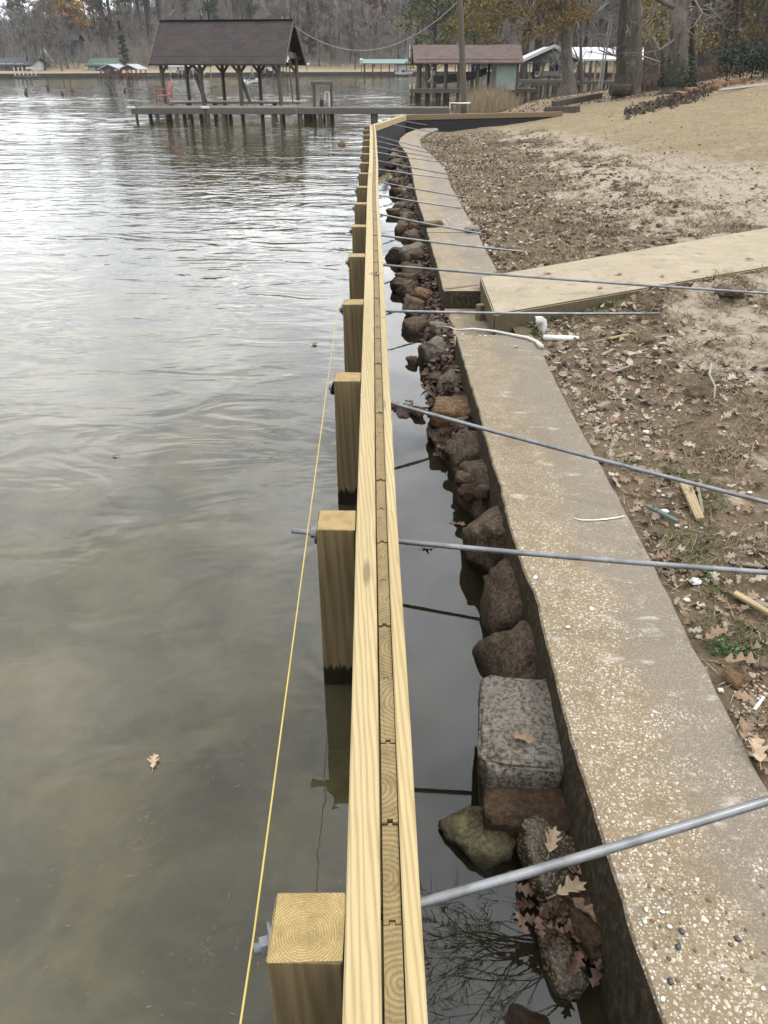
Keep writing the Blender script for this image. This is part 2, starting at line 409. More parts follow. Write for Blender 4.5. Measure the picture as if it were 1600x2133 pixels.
def rock(name, a, b, pit=.5, scale=58.0, moss=None, light=0.0):
    g = G(name); v = g.co('Object', rand=11.0)
    n1 = g.noise(v, 6, 6, .65); n2 = g.noise(v, scale, 5, .7); n3 = g.noise(v, scale * 4, 3, .7)
    c = g.mix(g.rng(n1, .3, .7), a, b)
    c = g.mix(g.rng(n2, .46, .58, 0, pit), c, tuple(x * .16 for x in a)); c = g.mix(g.rng(n2, .34, .44, .5, 0), c, tuple(min(.6, x * 1.7) for x in b))
    c = g.mix(g.rng(n3, .56, .72, 0, .55), c, tuple(min(.7, x * 2.2) for x in b))
    if light:
        n4 = g.noise(v, 48, 5, .75); nz = g.sep(g.n('NewGeometry').outputs['Normal'])[2]
        c = g.mix(g.math('MULTIPLY', g.rng(n4, .45, .62, 0, light), g.rng(nz, .1, .7)), c, (.46, .44, .40))
    if moss: c = g.mix(g.rng(g.noise(v, 14, 4, .6), .4, .65, 0, .8), c, moss)
    wz = g.sep(g.co('World'))[2]
    wet = g.rng(g.math('ADD', wz, g.math('MULTIPLY', g.math('SUBTRACT', n2, .5), .05)), .015, .05, 1, 0)
    c = g.mix(g.math('MULTIPLY', wet, .7), c, tuple(x * .25 for x in a))
    return g.done(c, g.rng(wet, 0, 1, .88, .4), g.bump(g.math('ADD', g.math('ADD', n2, g.math('MULTIPLY', n3, .5)), g.math('MULTIPLY', n1, .8)), 1.0, .022), spec=.3)
M['rock_dark'] = rock('dark_ironstone', (.125, .082, .050), (.27, .195, .125), .62)
M['rock_pale'] = rock('pale_stone', (.30, .25, .185), (.40, .345, .265), .85, 62, light=.55)
M['rock_rust'] = rock('rusty_stone', (.17, .09, .042), (.32, .185, .095), .5, 30)
M['rock_brown'] = rock('wet_brown_stone', (.09, .05, .025), (.18, .11, .058), .5)
M['rock_moss'] = rock('mossy_stone', (.16, .135, .065), (.31, .26, .135), .5, 70)
M['rock_grey'] = rock('grey_stone', (.20, .165, .12), (.37, .315, .235), .45, 50)

def pebbly():
    g = G('pebbly_conglomerate'); v = g.co('Object')
    d = g.vor(v, 85); cc = g.sep(g.vor(v, 85, out='Color'))
    n = g.noise(v, 12, 4, .6)
    c = g.ramp(cc[0], [(0, (.09, .065, .035)), (.4, (.18, .13, .068)), (.8, (.28, .21, .12)), (1, (.07, .05, .03))])
    c = g.mix(g.rng(d, .4, .62), c, (.028, .02, .012)); c = g.mix(g.rng(n, .5, .7, 0, .6), c, (.07, .065, .025))
    return g.done(c, .6, g.bump(g.rng(d, 0, .5, 1, 0), .9, .012))
M['rock_pebbly'] = pebbly()

def ground_mat():
    g = G('yard_ground'); w = g.co('World'); s = g.sep(w)
    n1 = g.noise(w, .9, 6, .62); n2 = g.noise(w, 4.5, 6, .68); n3 = g.noise(w, 40, 4, .7); n4 = g.noise(w, 190, 2, .7)
    sand = g.mix(n2, (.32, .26, .19), (.46, .39, .30))
    sand = g.mix(g.rng(n3, .5, .75, 0, .5), sand, (.19, .14, .09))
    duff = g.mix(n3, (.085, .06, .038), (.21, .155, .10))
    duff = g.mix(g.rng(n4, .5, .7, 0, .6), duff, (.33, .26, .175))
    lawn = g.mix(g.rng(n2, .3, .7), (.20, .152, .088), (.33, .265, .16)); lawn = g.mix(g.rng(n1, .4, .65, 0, .5), lawn, (.20, .148, .085)); lawn = g.mix(g.rng(n3, .45, .72, 0, .6), lawn, (.17, .125, .07))
    lawn = g.mix(g.rng(n4, .5, .8, 0, .5), lawn, (.42, .35, .22))
    # bare sand lies in the middle of the yard, leaf duff by the wall
    d = g.math('SUBTRACT', s[0], g.math('MULTIPLY', s[1], .05))
    sm = g.math('ADD', g.math('MULTIPLY', g.math('SUBTRACT', n1, .5), 2.6), g.rng(d, 1.2, 3.2, -.45, .5))
    sm = g.math('ADD', sm, g.math('MULTIPLY', g.math('SUBTRACT', n2, .5), 1.5))
    c = g.mix(g.rng(sm, -.05, .25), duff, sand)
    rk = g.noise(g.co('World', (3.2, 1.0, 1), rot=(0, 0, .5)), 2.2, 6, .72); c = g.mix(g.rng(rk, .5, .64, 0, .62), c, (.13, .092, .058))
    lm = g.math('ADD', g.math('ADD', g.math('MULTIPLY', s[0], 5.0), s[1]), g.math('MULTIPLY', g.math('SUBTRACT', n1, .5), 16))
    c = g.mix(g.rng(lm, 40, 50), c, lawn)
    far = g.rng(g.math('ADD', s[1], g.math('MULTIPLY', n1, 8)), 31, 38)
    brown = g.mix(n2, (.15, .105, .065), (.30, .235, .15))
    c = g.mix(g.math('MULTIPLY', far, .75), c, brown)
    h = g.math('ADD', n3, g.math('MULTIPLY', n4, .5))
    return g.done(c, .95, g.bump(h, .8, .015), spec=.1)
M['ground'] = ground_mat()
def bank_mat():
    g = G('far_bank'); w = g.co('World'); n = g.noise(w, .12, 5, .6); n2 = g.noise(w, 1.0, 5, .7)
    c = g.mix(n, (.26, .205, .125), (.35, .285, .19)); z = g.sep(w)[2]
    c = g.mix(g.rng(g.math('ADD', z, g.math('MULTIPLY', n, 3)), 2.6, 4.5), c, g.mix(n2, (.07, .052, .036), (.16, .12, .085)))
    c = g.mix(g.rng(z, .2, .5, 1, 0), c, (.05, .042, .03))
    return g.done(c, .95, spec=.1)
M['bank'] = bank_mat()

def bed_mat():
    g = G('lake_bed'); w = g.co('World')
    n = g.noise(w, 1.9, 6, .6, .5); n2 = g.noise(w, 9, 5, .65); n3 = g.noise(w, 34, 2, .5)
    c = g.mix(g.rng(n, .36, .64), (.055, .046, .022), (.25, .215, .12)); c = g.mix(g.rng(n2, .4, .75, 0, .5), c, (.10, .085, .045))
    c = g.mix(g.rng(n3, .66, .74, 0, .5), c, (.30, .27, .18))
    s = g.sep(w); ch = g.math('MULTIPLY', g.rng(g.math('ADD', s[0], g.math('MULTIPLY', s[1], .015)), -.02, .05), g.rng(s[1], 27.5, 28.5, 1, 0))     # black leaf muck has settled in the still channel
    c = g.mix(ch, c, (.022, .019, .014))
    return g.done(c, 1.0, spec=0.0)
M['bed'] = bed_mat()

def water_mat():
    g = G('lake_water'); w = g.co('World'); s = g.sep(w)
    fres = g.n('Fresnel', IOR=1.43)
    # wind ripples: crests lie across the view, stronger out on the lake, calm in the lee of the new wall
    wallx = g.math('MULTIPLY', s[1], -.015)
    inside = g.math('MULTIPLY', g.rng(g.math('SUBTRACT', s[0], wallx), -.06, .02), g.rng(s[1], 27.5, 28.5, 1, 0))
    d3 = g.n('TexNoise', Vector=g.co('World', (.7, 1.3, 1)), Scale=1.3, Detail=2.0, Roughness=.45, Distortion=1.8).outputs['Fac']
    d4 = g.n('TexNoise', Vector=g.co('World', (.7, 1.6, 1)), Scale=5.0, Detail=2.0, Roughness=.5, Distortion=.8).outputs['Fac']
    h = g.math('ADD', g.math('MULTIPLY', d3, g.rng(s[1], 1.0, 9.0, .006, .020)), g.math('MULTIPLY', d4, g.rng(s[1], 2.0, 10.0, .0008, .0035)))
    h = g.math('MULTIPLY', h, g.rng(inside, 0, 1, 1.0, .05))
    nm = g.bump(h, 1.0, 1.0)
    g.nt.links.new(nm, fres.inputs['Normal'])
    gl = g.n('BsdfGlossy', Color=(1, 1, 1), Roughness=.012); g.nt.links.new(nm, gl.inputs['Normal'])
    mk = g.noise(w, .8, 3, .5)
    murk = g.n('BsdfDiffuse', Color=g.mix(g.rng(mk, .35, .65), (.066, .060, .030), (.108, .098, .052)))
    tr = g.n('BsdfTransparent', Color=(.78, .74, .58))
    depth = g.rng(inside, 0, 1, .27, .08)
    dirt = g.n('MixShader'); g.nt.links.new(depth, dirt.inputs[0]); g.nt.links.new(tr.outputs[0], dirt.inputs[1]); g.nt.links.new(murk.outputs[0], dirt.inputs[2])
    ms = g.n('MixShader'); g.nt.links.new(fres.outputs[0], ms.inputs[0]); g.nt.links.new(dirt.outputs[0], ms.inputs[1]); g.nt.links.new(gl.outputs[0], ms.inputs[2])
    g.nt.links.new(ms.outputs[0], g.out.inputs['Surface'])
    return g.m
M['water'] = water_mat()

def shingle(name, a, b, course=.14):
    g = G(name); uv = g.n('UVMap').outputs[0]; s = g.sep(uv)
    st = g.n('TexBrick'); st.offset = .5
    for k, v in (('Vector', uv), ('Color1', a + (1,)), ('Color2', b + (1,)), ('Mortar', tuple(x * .55 for x in a) + (1,)), ('Scale', 1.0), ('Mortar Size', .008), ('Brick Width', .3), ('Row Height', course)): g.set(st, k, v)
    n = g.noise(uv, 1.4, 5, .65); n2 = g.noise(uv, 14, 4, .7)
    c = g.mix(g.rng(n, .35, .7, 0, .55), st.outputs['Color'], tuple(x * 1.25 for x in b))
    c = g.mix(g.rng(n2, .5, .75, 0, .5), c, tuple(x * .6 for x in a))
    sk = g.noise(g.co('UV', (1.6, .12, 1)), 3.0, 4, .6)
    c = g.mix(g.rng(sk, .62, .72, 0, .35), c, (.17, .15, .13))
    return g.done(c, .9, g.bump(st.outputs['Fac'], .5, -.01), spec=.2)
M['shingle_dark'] = shingle('dark_shingles', (.040, .031, .030), (.062, .048, .046))
M['shingle_brown'] = shingle('brown_shingles', (.105, .072, .06), (.15, .108, .092))
M['shingle_grey'] = shingle('grey_shingles', (.06, .06, .06), (.10, .10, .10))
M['roof_green'] = plain('green_metal_roof', (.055, .15, .11), .5, .15, 1.5)
M['roof_green_house'] = plain('green_house_roof', (.03, .07, .045), .7, .2, 1.5)
M['roof_white'] = plain('white_metal_roof', (.62, .64, .66), .35, .08, 1.2)
M['roof_red'] = plain('silver_roof', (.42, .41, .42), .4, .12, 1.2)
M['white_paint'] = plain('white_paint', (.62, .61, .58), .6, .1, 2)
M['cream'] = plain('cream_siding', (.50, .49, .44), .7, .1, 1)
M['brick_red'] = plain('red_brick', (.17, .062, .04), .85, .2, 3)
M['red_paint'] = plain('dark_red_paint', (.15, .028, .022), .7, .2, 2)
M['chair_red'] = plain('red_enamel', (.30, .022, .03), .4, .12, 6)
M['dark_paint'] = plain('dark_siding', (.045, .047, .052), .8, .15, 2)
M['mint'] = plain('faded_green_siding', (.40, .48, .42), .8, .12, 3)
M['maroon'] = plain('maroon_trim', (.10, .035, .03), .8, .2, 3)
M['glass'] = plain('dark_window_glass', (.04, .05, .06), .12, .1, 1)
M['boat_green'] = plain('olive_hull', (.035, .048, .032), .5, .2, 3)
M['boat_white'] = plain('white_gelcoat', (.66, .66, .66), .3, .06, 2)
M['boat_blue'] = plain('blue_tarp', (.015, .09, .28), .6, .2, 4)
M['black'] = plain('black_plastic', (.012, .012, .013), .5, .2, 5)
M['dirtwall'] = plain('dark_shore_wall', (.045, .036, .026), .9, .3, 1)
M['cable'] = plain('pale_cable', (.42, .42, .42), .6)
M['skin'] = plain('skin', (.40, .22, .15), .6, .05)
M['cloth_grey'] = plain('grey_jacket', (.16, .18, .20), .9, .15, 8)
M['light_globe'] = plain('white_globe', (.75, .75, .75), .4, .04)

def bark(name, a, b, sc=1.0):
    g = G(name); v = g.co('Object', (9 * sc, 9 * sc, 1.6 * sc), rand=6)
    n = g.noise(v, 1.2, 6, .7, .4); n2 = g.noise(g.co('Object', rand=3), 1.3, 4, .6); d = g.vor(g.co('Object', (7 * sc, 7 * sc, 2.0 * sc), rand=2), 1.2)
    c = g.mix(g.rng(n, .3, .7), a, b); c = g.mix(g.rng(n2, .5, .72, 0, .55), c, tuple(min(.5, x * 1.7) for x in b))
    c = g.mix(g.rng(d, .0, .3, .55, 0), c, tuple(x * .4 for x in a))
    return g.done(c, .95, g.bump(g.math('ADD', n, d), .9, .04), spec=.1)
M['bark_grey'] = bark('grey_oak_bark', (.085, .072, .06), (.19, .165, .14))
M['bark_pine'] = bark('pine_bark', (.055, .042, .033), (.125, .098, .078))
M['bark_dark'] = bark('dark_bark', (.04, .033, .027), (.085, .07, .057))
M['pole'] = wood('utility_pole_wood', (.16, .125, .09), (.085, .064, .045), 'Z', 14, weather=.4, knots=False, rough=.9)
M['twig_a'] = island('grey_twigs', [(.21, .195, .175), (.30, .28, .255), (.39, .365, .335)], .95)
M['twig_b'] = island('brown_twigs', [(.19, .165, .145), (.27, .235, .205), (.24, .22, .20)], .95)
M['twig_c'] = island('rusty_twigs', [(.17, .12, .09), (.22, .16, .125), (.16, .135, .115)], .95)
M['needle'] = island('pine_needles', [(.036, .060, .034), (.058, .090, .048), (.08, .11, .058)], .8)
M['needle_b'] = island('cedar_foliage', [(.016, .026, .016), (.028, .042, .024)], .8)
M['leaf_orange'] = island('orange_foliage', [(.40, .19, .035), (.46, .25, .045), (.20, .16, .045), (.34, .22, .045)], .8)
M['leaf_gold'] = island('gold_green_foliage', [(.11, .12, .035), (.22, .18, .042), (.32, .21, .045), (.075, .09, .03)], .8)
M['leaf_olive'] = island('olive_foliage', [(.085, .10, .032), (.13, .135, .038), (.20, .16, .04), (.06, .075, .028)], .8)
M['leaf_rust'] = island('rust_leaf_foliage', [(.13, .045, .025), (.17, .07, .04), (.10, .05, .03)], .8)
M['ivy'] = island('ivy_foliage', [(.018, .035, .014), (.03, .05, .02), (.05, .06, .025)], .6)
M['brush'] = island('dry_brush', [(.12, .08, .055), (.18, .12, .085), (.09, .06, .04), (.22, .16, .12)], .9)
M['reed'] = island('dry_reeds', [(.30, .235, .14), (.40, .32, .20), (.22, .165, .095)], .9)
M['dead_leaf'] = island('dead_oak_leaves', [(.13, .075, .048), (.27, .17, .105), (.36, .28, .19), (.18, .115, .072), (.45, .37, .27), (.10, .07, .05), (.27, .19, .125), (.52, .45, .35), (.21, .165, .12)], .75)
M['dark_leaf'] = island('dark_wet_leaves', [(.06, .03, .02), (.11, .058, .038), (.16, .095, .06), (.08, .045, .035), (.20, .13, .085)], .6)
M['dry_grass'] = island('dry_grass_blades', [(.34, .27, .165), (.25, .19, .11), (.42, .35, .23), (.17, .125, .075), (.29, .24, .13)], .85)
M['lawn_grass'] = island('winter_lawn_blades', [(.44, .355, .215), (.36, .285, .17), (.52, .435, .27), (.31, .24, .14)], .9)
M['green_grass'] = island('green_grass_blades', [(.06, .10, .02), (.10, .14, .035), (.14, .15, .05), (.20, .18, .08)], .8)
M['weed'] = island('green_weeds', [(.03, .075, .015), (.06, .12, .03), (.09, .14, .04)], .6)
M['chips'] = island('shell_chips', [(.60, .56, .50), (.70, .68, .64), (.45, .38, .30), (.34, .25, .17), (.66, .62, .55)], .6)
M['pebbles'] = island('loose_pebbles', [(.16, .075, .04), (.24, .12, .06), (.10, .07, .05), (.60, .56, .48), (.34, .21, .11), (.07, .06, .055), (.50, .38, .2)], .55)
M['shell_white'] = plain('white_shell', (.74, .72, .68), .4, .06, 40)
M['shell_dark'] = plain('dark_shell', (.03, .032, .04), .4, .3, 60)
M['leaf_tan'] = plain('tan_leaf', (.46, .34, .21), .7, .15, 30)
M['leaf_brown'] = plain('brown_leaf', (.25, .155, .085), .7, .2, 30)
M['leaf_dark'] = plain('dark_leaf_single', (.09, .055, .04), .6, .2, 30)
M['clod'] = rock('soil_clod', (.10, .068, .04), (.20, .14, .085), .4, 22)
M['teal'] = plain('teal_strip', (.055, .12, .115), .6, .15, 12)
M['brick_debris'] = rock('sunken_red_debris', (.16, .065, .045), (.28, .14, .11), .5, 25)
M['stick'] = plain('pale_stick', (.36, .32, .27), .8, .2, 14)
M['stick_dark'] = plain('dark_stick', (.06, .045, .035), .9, .2, 14)

# ------------------------------------------------------------------ the ground, the lake
ZW, ZO = 0.76, 0.36                    # tops of the new timber wall and of the old concrete wall
WALL_L = [P(x, y, ZW) for x, y in ((709, 2300), (713, 2133), (732, 1500), (742, 1100), (752, 800), (759, 600), (762, 500), (764, 419), (766, 375), (769, 340), (770.6, 278), (770, 259))]
WALL_TAB = [(p.y, p.x) for p in WALL_L]
def wall_x(Y): return interp(WALL_TAB, Y) if Y >= WALL_TAB[0][0] else WALL_TAB[0][1] + .01 * (WALL_TAB[0][0] - Y)
OLD_L = [P(x, y, ZO) for x, y in ((1381, 2133), (1268, 1790), (1178, 1500), (1139, 1337), (1117, 1250), (1092, 1187), (1067, 1115), (1041, 1010), (1020, 944), (996, 850), (968, 760), (951, 700), (944, 645), (924, 604), (909, 547), (892, 491), (881, 450), (870, 420), (862, 381), (856, 345), (848, 322), (830, 297))]
OLD_R = [P(x, y, ZO) for x, y in ((1740, 1900), (1600, 1640), (1501, 1450), (1417, 1287), (1364, 1175), (1307, 1068), (1243, 950), (1203, 878), (1162, 800), (1127, 725), (1085, 650), (1036, 562), (1008, 512), (996, 484), (971, 444), (961, 425), (939, 387), (930, 356), (908, 331), (880, 306), (874, 294))]
OLT = [(-4.0, OLD_L[0].x + .15)] + [(p.y, p.x) for p in OLD_L]
ORT = [(-4.0, OLD_R[0].x + .1)] + [(p.y, p.x) for p in OLD_R]
def old_l(Y): return interp(OLT, Y)
def old_r(Y): return interp(ORT, Y)
END_Y = OLD_L[-1].y
SHORE = [(-4, old_r(-4) - .12), (1, old_r(1) - .12), (3, old_r(3) - .12), (6, old_r(6) - .12), (10, old_r(10) - .12), (14, old_r(14) - .12), (18, old_r(18) - .12), (END_Y - .5, old_r(END_Y - .5) - .1), (END_Y + 1.5, 1.1), (27.6, 1.7), (28.6, 2.4), (31, 1.9), (36, 2.4), (40, 3.2), (46, 5.0), (52, 7.5), (60, 11), (68, 15), (78, 21), (95, 32), (120, 55)]
def shore(Y): return interp(SHORE, Y)
wk = [P(1000, 577, .46), P(1030, 655, .46), P(1600, 553, .56), P(1600, 476, .56)]        # walkway corners
dv = (wk[2] - wk[1]).normalized(); wk[2] = wk[1] + dv * 6.5; du = (wk[3] - wk[0]).normalized(); wk[3] = wk[0] + du * 6.9
WN0, WN1 = Vector((-du.y, du.x)), Vector((-dv.y, dv.x))
def walk_z(X): return .46 + .032 * max(0, X - .9)
LEDGE = [(-4, 1.55), (0, 1.4), (3, 1.2), (6, .95), (9, 1.2)]
def soft(x, k): return math.log1p(math.exp(min(40, x / k))) * k
def ground_z(X, Y):
    e = shore(Y); d = X - e
    z = .325 + .118 * soft(d - 1.5, .5)
    z = min(z, 1.9 + .02 * d)
    if Y > 27.3:
        bank = sstep(-.3, lerp(.6, 3.2, sstep(28, 40, Y)), d)
        z = lerp(-.35, z, bank) if Y > 28.9 else lerp(lerp(.1, -.2, sstep(27.3, 28.9, Y)), z, sstep(-.3, .9, d))
    f = sstep(.12, .5, d) * (1 - sstep(26, 34, Y)) * (1 - .75 * sstep(40, 50, 5 * X + Y))
    n = mnoise.noise(Vector((X * 1.1, Y * .9, 3.1))) * .035 + mnoise.noise(Vector((X * 3.7, Y * 3.1, 8.0))) * .032 + mnoise.noise(Vector((X * 11, Y * 10, 1.7))) * .016
    z += n * f; f = 0
    if 5 < Y < 13 and X > .8:
        a = (Vector((X, Y)) - wk[0].to_2d()).dot(WN0); b = (Vector((X, Y)) - wk[1].to_2d()).dot(WN1)      # beyond the far edge, inside the near edge
        if b < 0: z = max(z, lerp(z, walk_z(X) - .012 + n * .5, (1 - sstep(.02, .5, -b)) * sstep(1.45, 2.3, X)))
        elif a > 0: z = lerp(z, max(z, walk_z(X) - .02 + n), (1 - sstep(.05, .6, a)))
        else: z = min(z, walk_z(X) - .06)
    return z + n * f + .03 * mnoise.noise(Vector((X * .35, Y * .35, 0))) * sstep(2, 6, d)
def build_ground():
    ys = []; y = -2.0
    while y < 125: ys.append(y); y += .045 + max(0, y) * .011
    ds = [-.0]; d = 0.0
    while d < 95: d += .03 + d * .028; ds.append(d)
    mb = MB(); nx = len(ds)
    for Y in ys:
        e = shore(Y)
        for dd in ds: mb.v.append((e + dd, Y, ground_z(e + dd, Y)))
    for j in range(len(ys) - 1):
        for i in range(nx - 1):
            a = j * nx + i; mb.f.append((a, a + 1, a + 1 + nx, a + nx))
    return mb
tag(build_ground().build('yard_ground', M['ground'], smooth=True), kind='structure')
import numpy as np
def build_water():
    """one sheet; the open lake carries wind ripples as real relief, the channel inside the new wall lies calm"""
    ys = [-14.0, -6.0, -2.0]; y = 0.0
    while y < 150: ys.append(y); y += .05 + .0022 * y
    ys += [165, 190, 230, 300, 420]
    cs = np.linspace(-1, 1, 241); ys = np.array(ys)
    W = .60 * np.maximum(ys, 0) + 5.0
    X = np.concatenate([np.full((len(ys), 1), -430.0), cs[None, :] * W[:, None] * 1.0, np.full((len(ys), 1), 430.0)], 1)
    Y = np.repeat(ys[:, None], X.shape[1], 1); Z = np.zeros_like(X); rs = np.random.RandomState(4)
    dy = .05 + .0022 * np.maximum(Y, 0)
    for i in range(46):
        lam = .22 * (3.2 / .22) ** rs.rand(); th = rs.normal(R(4), .42); k = 2 * np.pi / lam; slope = .034 * (lam / .8) ** -.15
        kx, ky = k * np.sin(th), k * np.cos(th); att = np.clip((lam / np.maximum(dy, 1e-3) - 2.2) / 3.0, 0, 1) * np.clip((lam / (W[:, None] / 120 + 1e-6) / max(.08, abs(np.sin(th))) - 2.0) / 2, 0, 1)
        ph = rs.rand() * 6.28; wob = .9 * np.sin(X * .31 * (1 + rs.rand()) + rs.rand() * 6 + Y * .17) + .6 * np.sin(Y * .23 + X * .11 + rs.rand() * 6)
        grp = .55 + .45 * np.sin(X * rs.uniform(.1, .5) + Y * rs.uniform(.1, .35) + rs.rand() * 6.28)
        Z += att * grp * slope / k * np.sin(kx * X + ky * Y + ph + wob)
    def ss(a, b, x): t = np.clip((x - a) / (b - a), 0, 1); return t * t * (3 - 2 * t)
    amp = .10 * ss(2.5, 6, Y) + .62 * ss(7.5, 19, Y)
    amp *= .72 + .28 * np.sin(Y * .21 + .8 * np.sin(X * .16) + 1.0)
    amp *= 1 - .45 * ss(45, 110, Y)
    amp *= 1 - .72 * ss(-11, -8.5, X) * (1 - ss(-2.2, .3, X)) * ss(11, 17, Y) * (1 - ss(38, 44, Y))        # lee of the dock
    wx = np.interp(Y, [t[0] for t in WALL_TAB], [t[1] for t in WALL_TAB])
    amp *= 1 - ss(-.25, .0, X - wx) * (1 - ss(27.5, 28.5, Y)) * .985
    amp *= 1 - .7 * ss(3, 10, X) * ss(28, 30, Y)
    Z *= amp; n0, n1 = X.shape
    me = bpy.data.meshes.new('water'); me.vertices.add(n0 * n1); me.vertices.foreach_set('co', np.stack([X, Y, Z], 2).astype(np.float32).ravel())
    i = np.arange(n0 - 1)[:, None] * n1 + np.arange(n1 - 1)[None, :]; q = np.stack([i, i + 1, i + 1 + n1, i + n1], 2).reshape(-1, 4)
    me.loops.add(q.size); me.loops.foreach_set('vertex_index', q.ravel().astype(np.int32)); me.polygons.add(len(q))
    me.polygons.foreach_set('loop_start', (np.arange(len(q)) * 4).astype(np.int32)); me.polygons.foreach_set('use_smooth', np.ones(len(q), dtype=bool)); me.update(calc_edges=True); me.validate()
    me.materials.append(M['water']); return link('water', me)
tag(build_water(), kind='structure')
def build_bed():
    mb = MB(); ys = [-12 + 1.0 * i for i in range(60)] + [60, 120, 420]; xs = [-420, -150, -60] + [-40 + 1.0 * i for i in range(46)] + [30, 420]
    for Y in ys:
        for X in xs:
            w = wall_x(max(1, min(23, Y)))
            if X > w and Y < 28: z = -.34
            else: z = -.42 - .05 * max(0, w - X) - .03 * max(0, Y)
            mb.v.append((X, Y, max(-3, z) + .05 * mnoise.noise(Vector((X * .4, Y * .4, 0)))))
    n = len(xs)
    for j in range(len(ys) - 1):
        for i in range(n - 1):
            a = j * n + i; mb.f.append((a, a + 1, a + 1 + n, a + n))
    return mb
tag(build_bed().build('lake_bed', M['bed'], smooth=True), kind='structure')
# far bank and wooded hill across the lake
FS = [(-420, 128), (-90, 138), (-60, 150), (-20, 172), (10, 186), (30, 178), (50, 140), (70, 118), (110, 100), (420, 95)]
def far_shore(X): return interp(FS, X)
def hill_z(X, Y):
    d = Y - far_shore(X)
    rise = lerp(.085, .21, sstep(-84, -46, X))
    return -.5 + 1.25 * sstep(0, 1.2, d) + .02 * max(0, min(d, 14)) + rise * max(0, d - 14) * (1 - .3 * sstep(60, 150, d)) + .6 * mnoise.noise(Vector((X * .03, Y * .03, 5))) * sstep(8, 25, d)
def build_hill():
    mb = MB(); xs = [-420, -300, -220] + [-160 + 5 * i for i in range(66)] + [220, 300, 420]
    ds = [-.2, .4, .8, 1.3, 3, 6, 10, 14, 20, 28, 40, 55, 75, 100, 140, 200]
    for X in xs:
        for d in ds: mb.v.append((X, far_shore(X) + d, hill_z(X, far_shore(X) + d)))
    n = len(ds)
    for j in range(len(xs) - 1):
        for i in range(n - 1):
            a = j * n + i; mb.f.append((a, a + n, a + n + 1, a + 1))
    return mb
tag(build_hill().build('far_hillside', M['bank'], smooth=True), kind='structure')
# ------------------------------------------------------------------ new timber bulkhead
POST = .143; WW, WP, WB = .070, .040, .038          # waler, sheet plank and back waler thickness
CORNER1 = P(772, 260, ZW); CORNER2 = P(838, 239, ZW); CORNER3 = P(1168, 232, ZW)
Y_END = CORNER1.y
bulk = thing('timber_bulkhead', 'new yellow pine bulkhead wall running straight out into the lake', 'retaining wall', (wall_x(1.0), 1.0, 0))
def to_b(p): return (p[0] - bulk.location.x, p[1] - bulk.location.y, p[2])
def sweep_board(name, mat, path, o0, o1, z0, z1, b=.004):
    """a board that follows a path of (x, y) points, from offset o0 to o1 to the right of it"""
    p0 = Vector(path[0]); pn = Vector(path[-1]); ang = math.atan2(pn.y - p0.y, pn.x - p0.x) - math.pi / 2
    ca, sa = math.cos(-ang), math.sin(-ang)
    loc = Vector((*p0, 0))
    pts = []
    for q in path:
        dx, dy = q[0] - p0.x, q[1] - p0.y; pts.append((dx * ca - dy * sa, dx * sa + dy * ca))
    prof = [(o0, z0), (o1, z0), (o1, z1 - b), (o1 - b, z1), (o0 + b, z1), (o0, z1 - b)]
    mb = MB(); n = len(prof)
    for i, (x, y) in enumerate(pts):
        a, c = pts[max(0, i - 1)], pts[min(len(pts) - 1, i + 1)]
        t = Vector((c[0] - a[0], c[1] - a[1])).normalized(); nx, ny = t.y, -t.x
        for o, z in prof:
            jit = .0012 * mnoise.noise(Vector((y * 6 + loc.y * 3, o * 30, z * 7)))
            mb.v.append((x + nx * (o + jit), y + ny * (o + jit), z - ZW + jit))
    for i in range(len(pts) - 1):
        for k in range(n):
            a, c = i * n + k, i * n + (k + 1) % n; mb.f.append((a, a + n, c + n, c))
    m = (len(pts) - 1) * n
    mb.f.append(tuple(range(n))); mb.f.append(tuple(range(m, m + n))[::-1])
    o = mb.build(name, mat, bulk); o.location = to_b((p0.x, p0.y, ZW)); o.rotation_euler = (0, 0, ang); return o
def wall_path(a, b, step=.35):
    k = max(2, int((b - a) / step) + 1); return [(wall_x(lerp(a, b, i / (k - 1))), lerp(a, b, i / (k - 1))) for i in range(k)]
fj = [-.9, 1.62 + .25, 5.52, 9.15, 12.8, 16.4, 20.0, Y_END]; fj[1] = 1.9
fj = [-.9, 5.52, 9.15, 12.8, 16.4, 20.0, Y_END]
for i, (a, b) in enumerate(zip(fj, fj[1:])):
    sweep_board('front_waler', M['pine'], wall_path(a + .0015, b - .0015), 0, WW, ZW - .19, ZW - .001 * (i % 3))
bj = [-1.15, 2.50, 5.06, 8.7, 12.36, 16.0, 19.7, Y_END + .1]
for i, (a, b) in enumerate(zip(bj, bj[1:])):
    sweep_board('back_waler', M['pine'], wall_path(a + .0015, b - .0015), WW + WP + .003, WW + WP + .003 + WB, ZW - .14, ZW + .001 - .0015 * (i % 2))
# tongue and groove sheet planks, driven side by side
def plank_mesh(w, seed):
    rnd = random.Random(seed); t = WP / 2 - .001; g, gd = .007, .010; L = w / 2 - .0012
    poly = [(-t, -L), (-g, -L), (-g, -L + gd), (g, -L + gd), (g, -L), (t, -L), (t, L), (g - .0015, L), (g - .0015, L + gd - .003), (-g + .0015, L + gd - .003), (-g + .0015, L), (-t, L)]
    mb = MB(); n = len(poly); lv = ((-1.45, 1.0), (-.004, 1.0), (0, .93))
    for z, k in lv:
        for x, y in poly: mb.v.append((x * k, y * (1 if k == 1 else .994), z + (rnd.uniform(-.001, .001) if z > -1 else 0)))
    for i in range(2):
        for k in range(n):
            a, c = i * n + k, i * n + (k + 1) % n; mb.f.append((a, c, c + n, a + n))
    mb.f.append(tuple(range(2 * n, 3 * n)))
    return mb.mesh('plank', M['sheet'])
pm = [plank_mesh(.232, s) for s in range(4)]
y = -.62; k = 0; rp = random.Random(3)
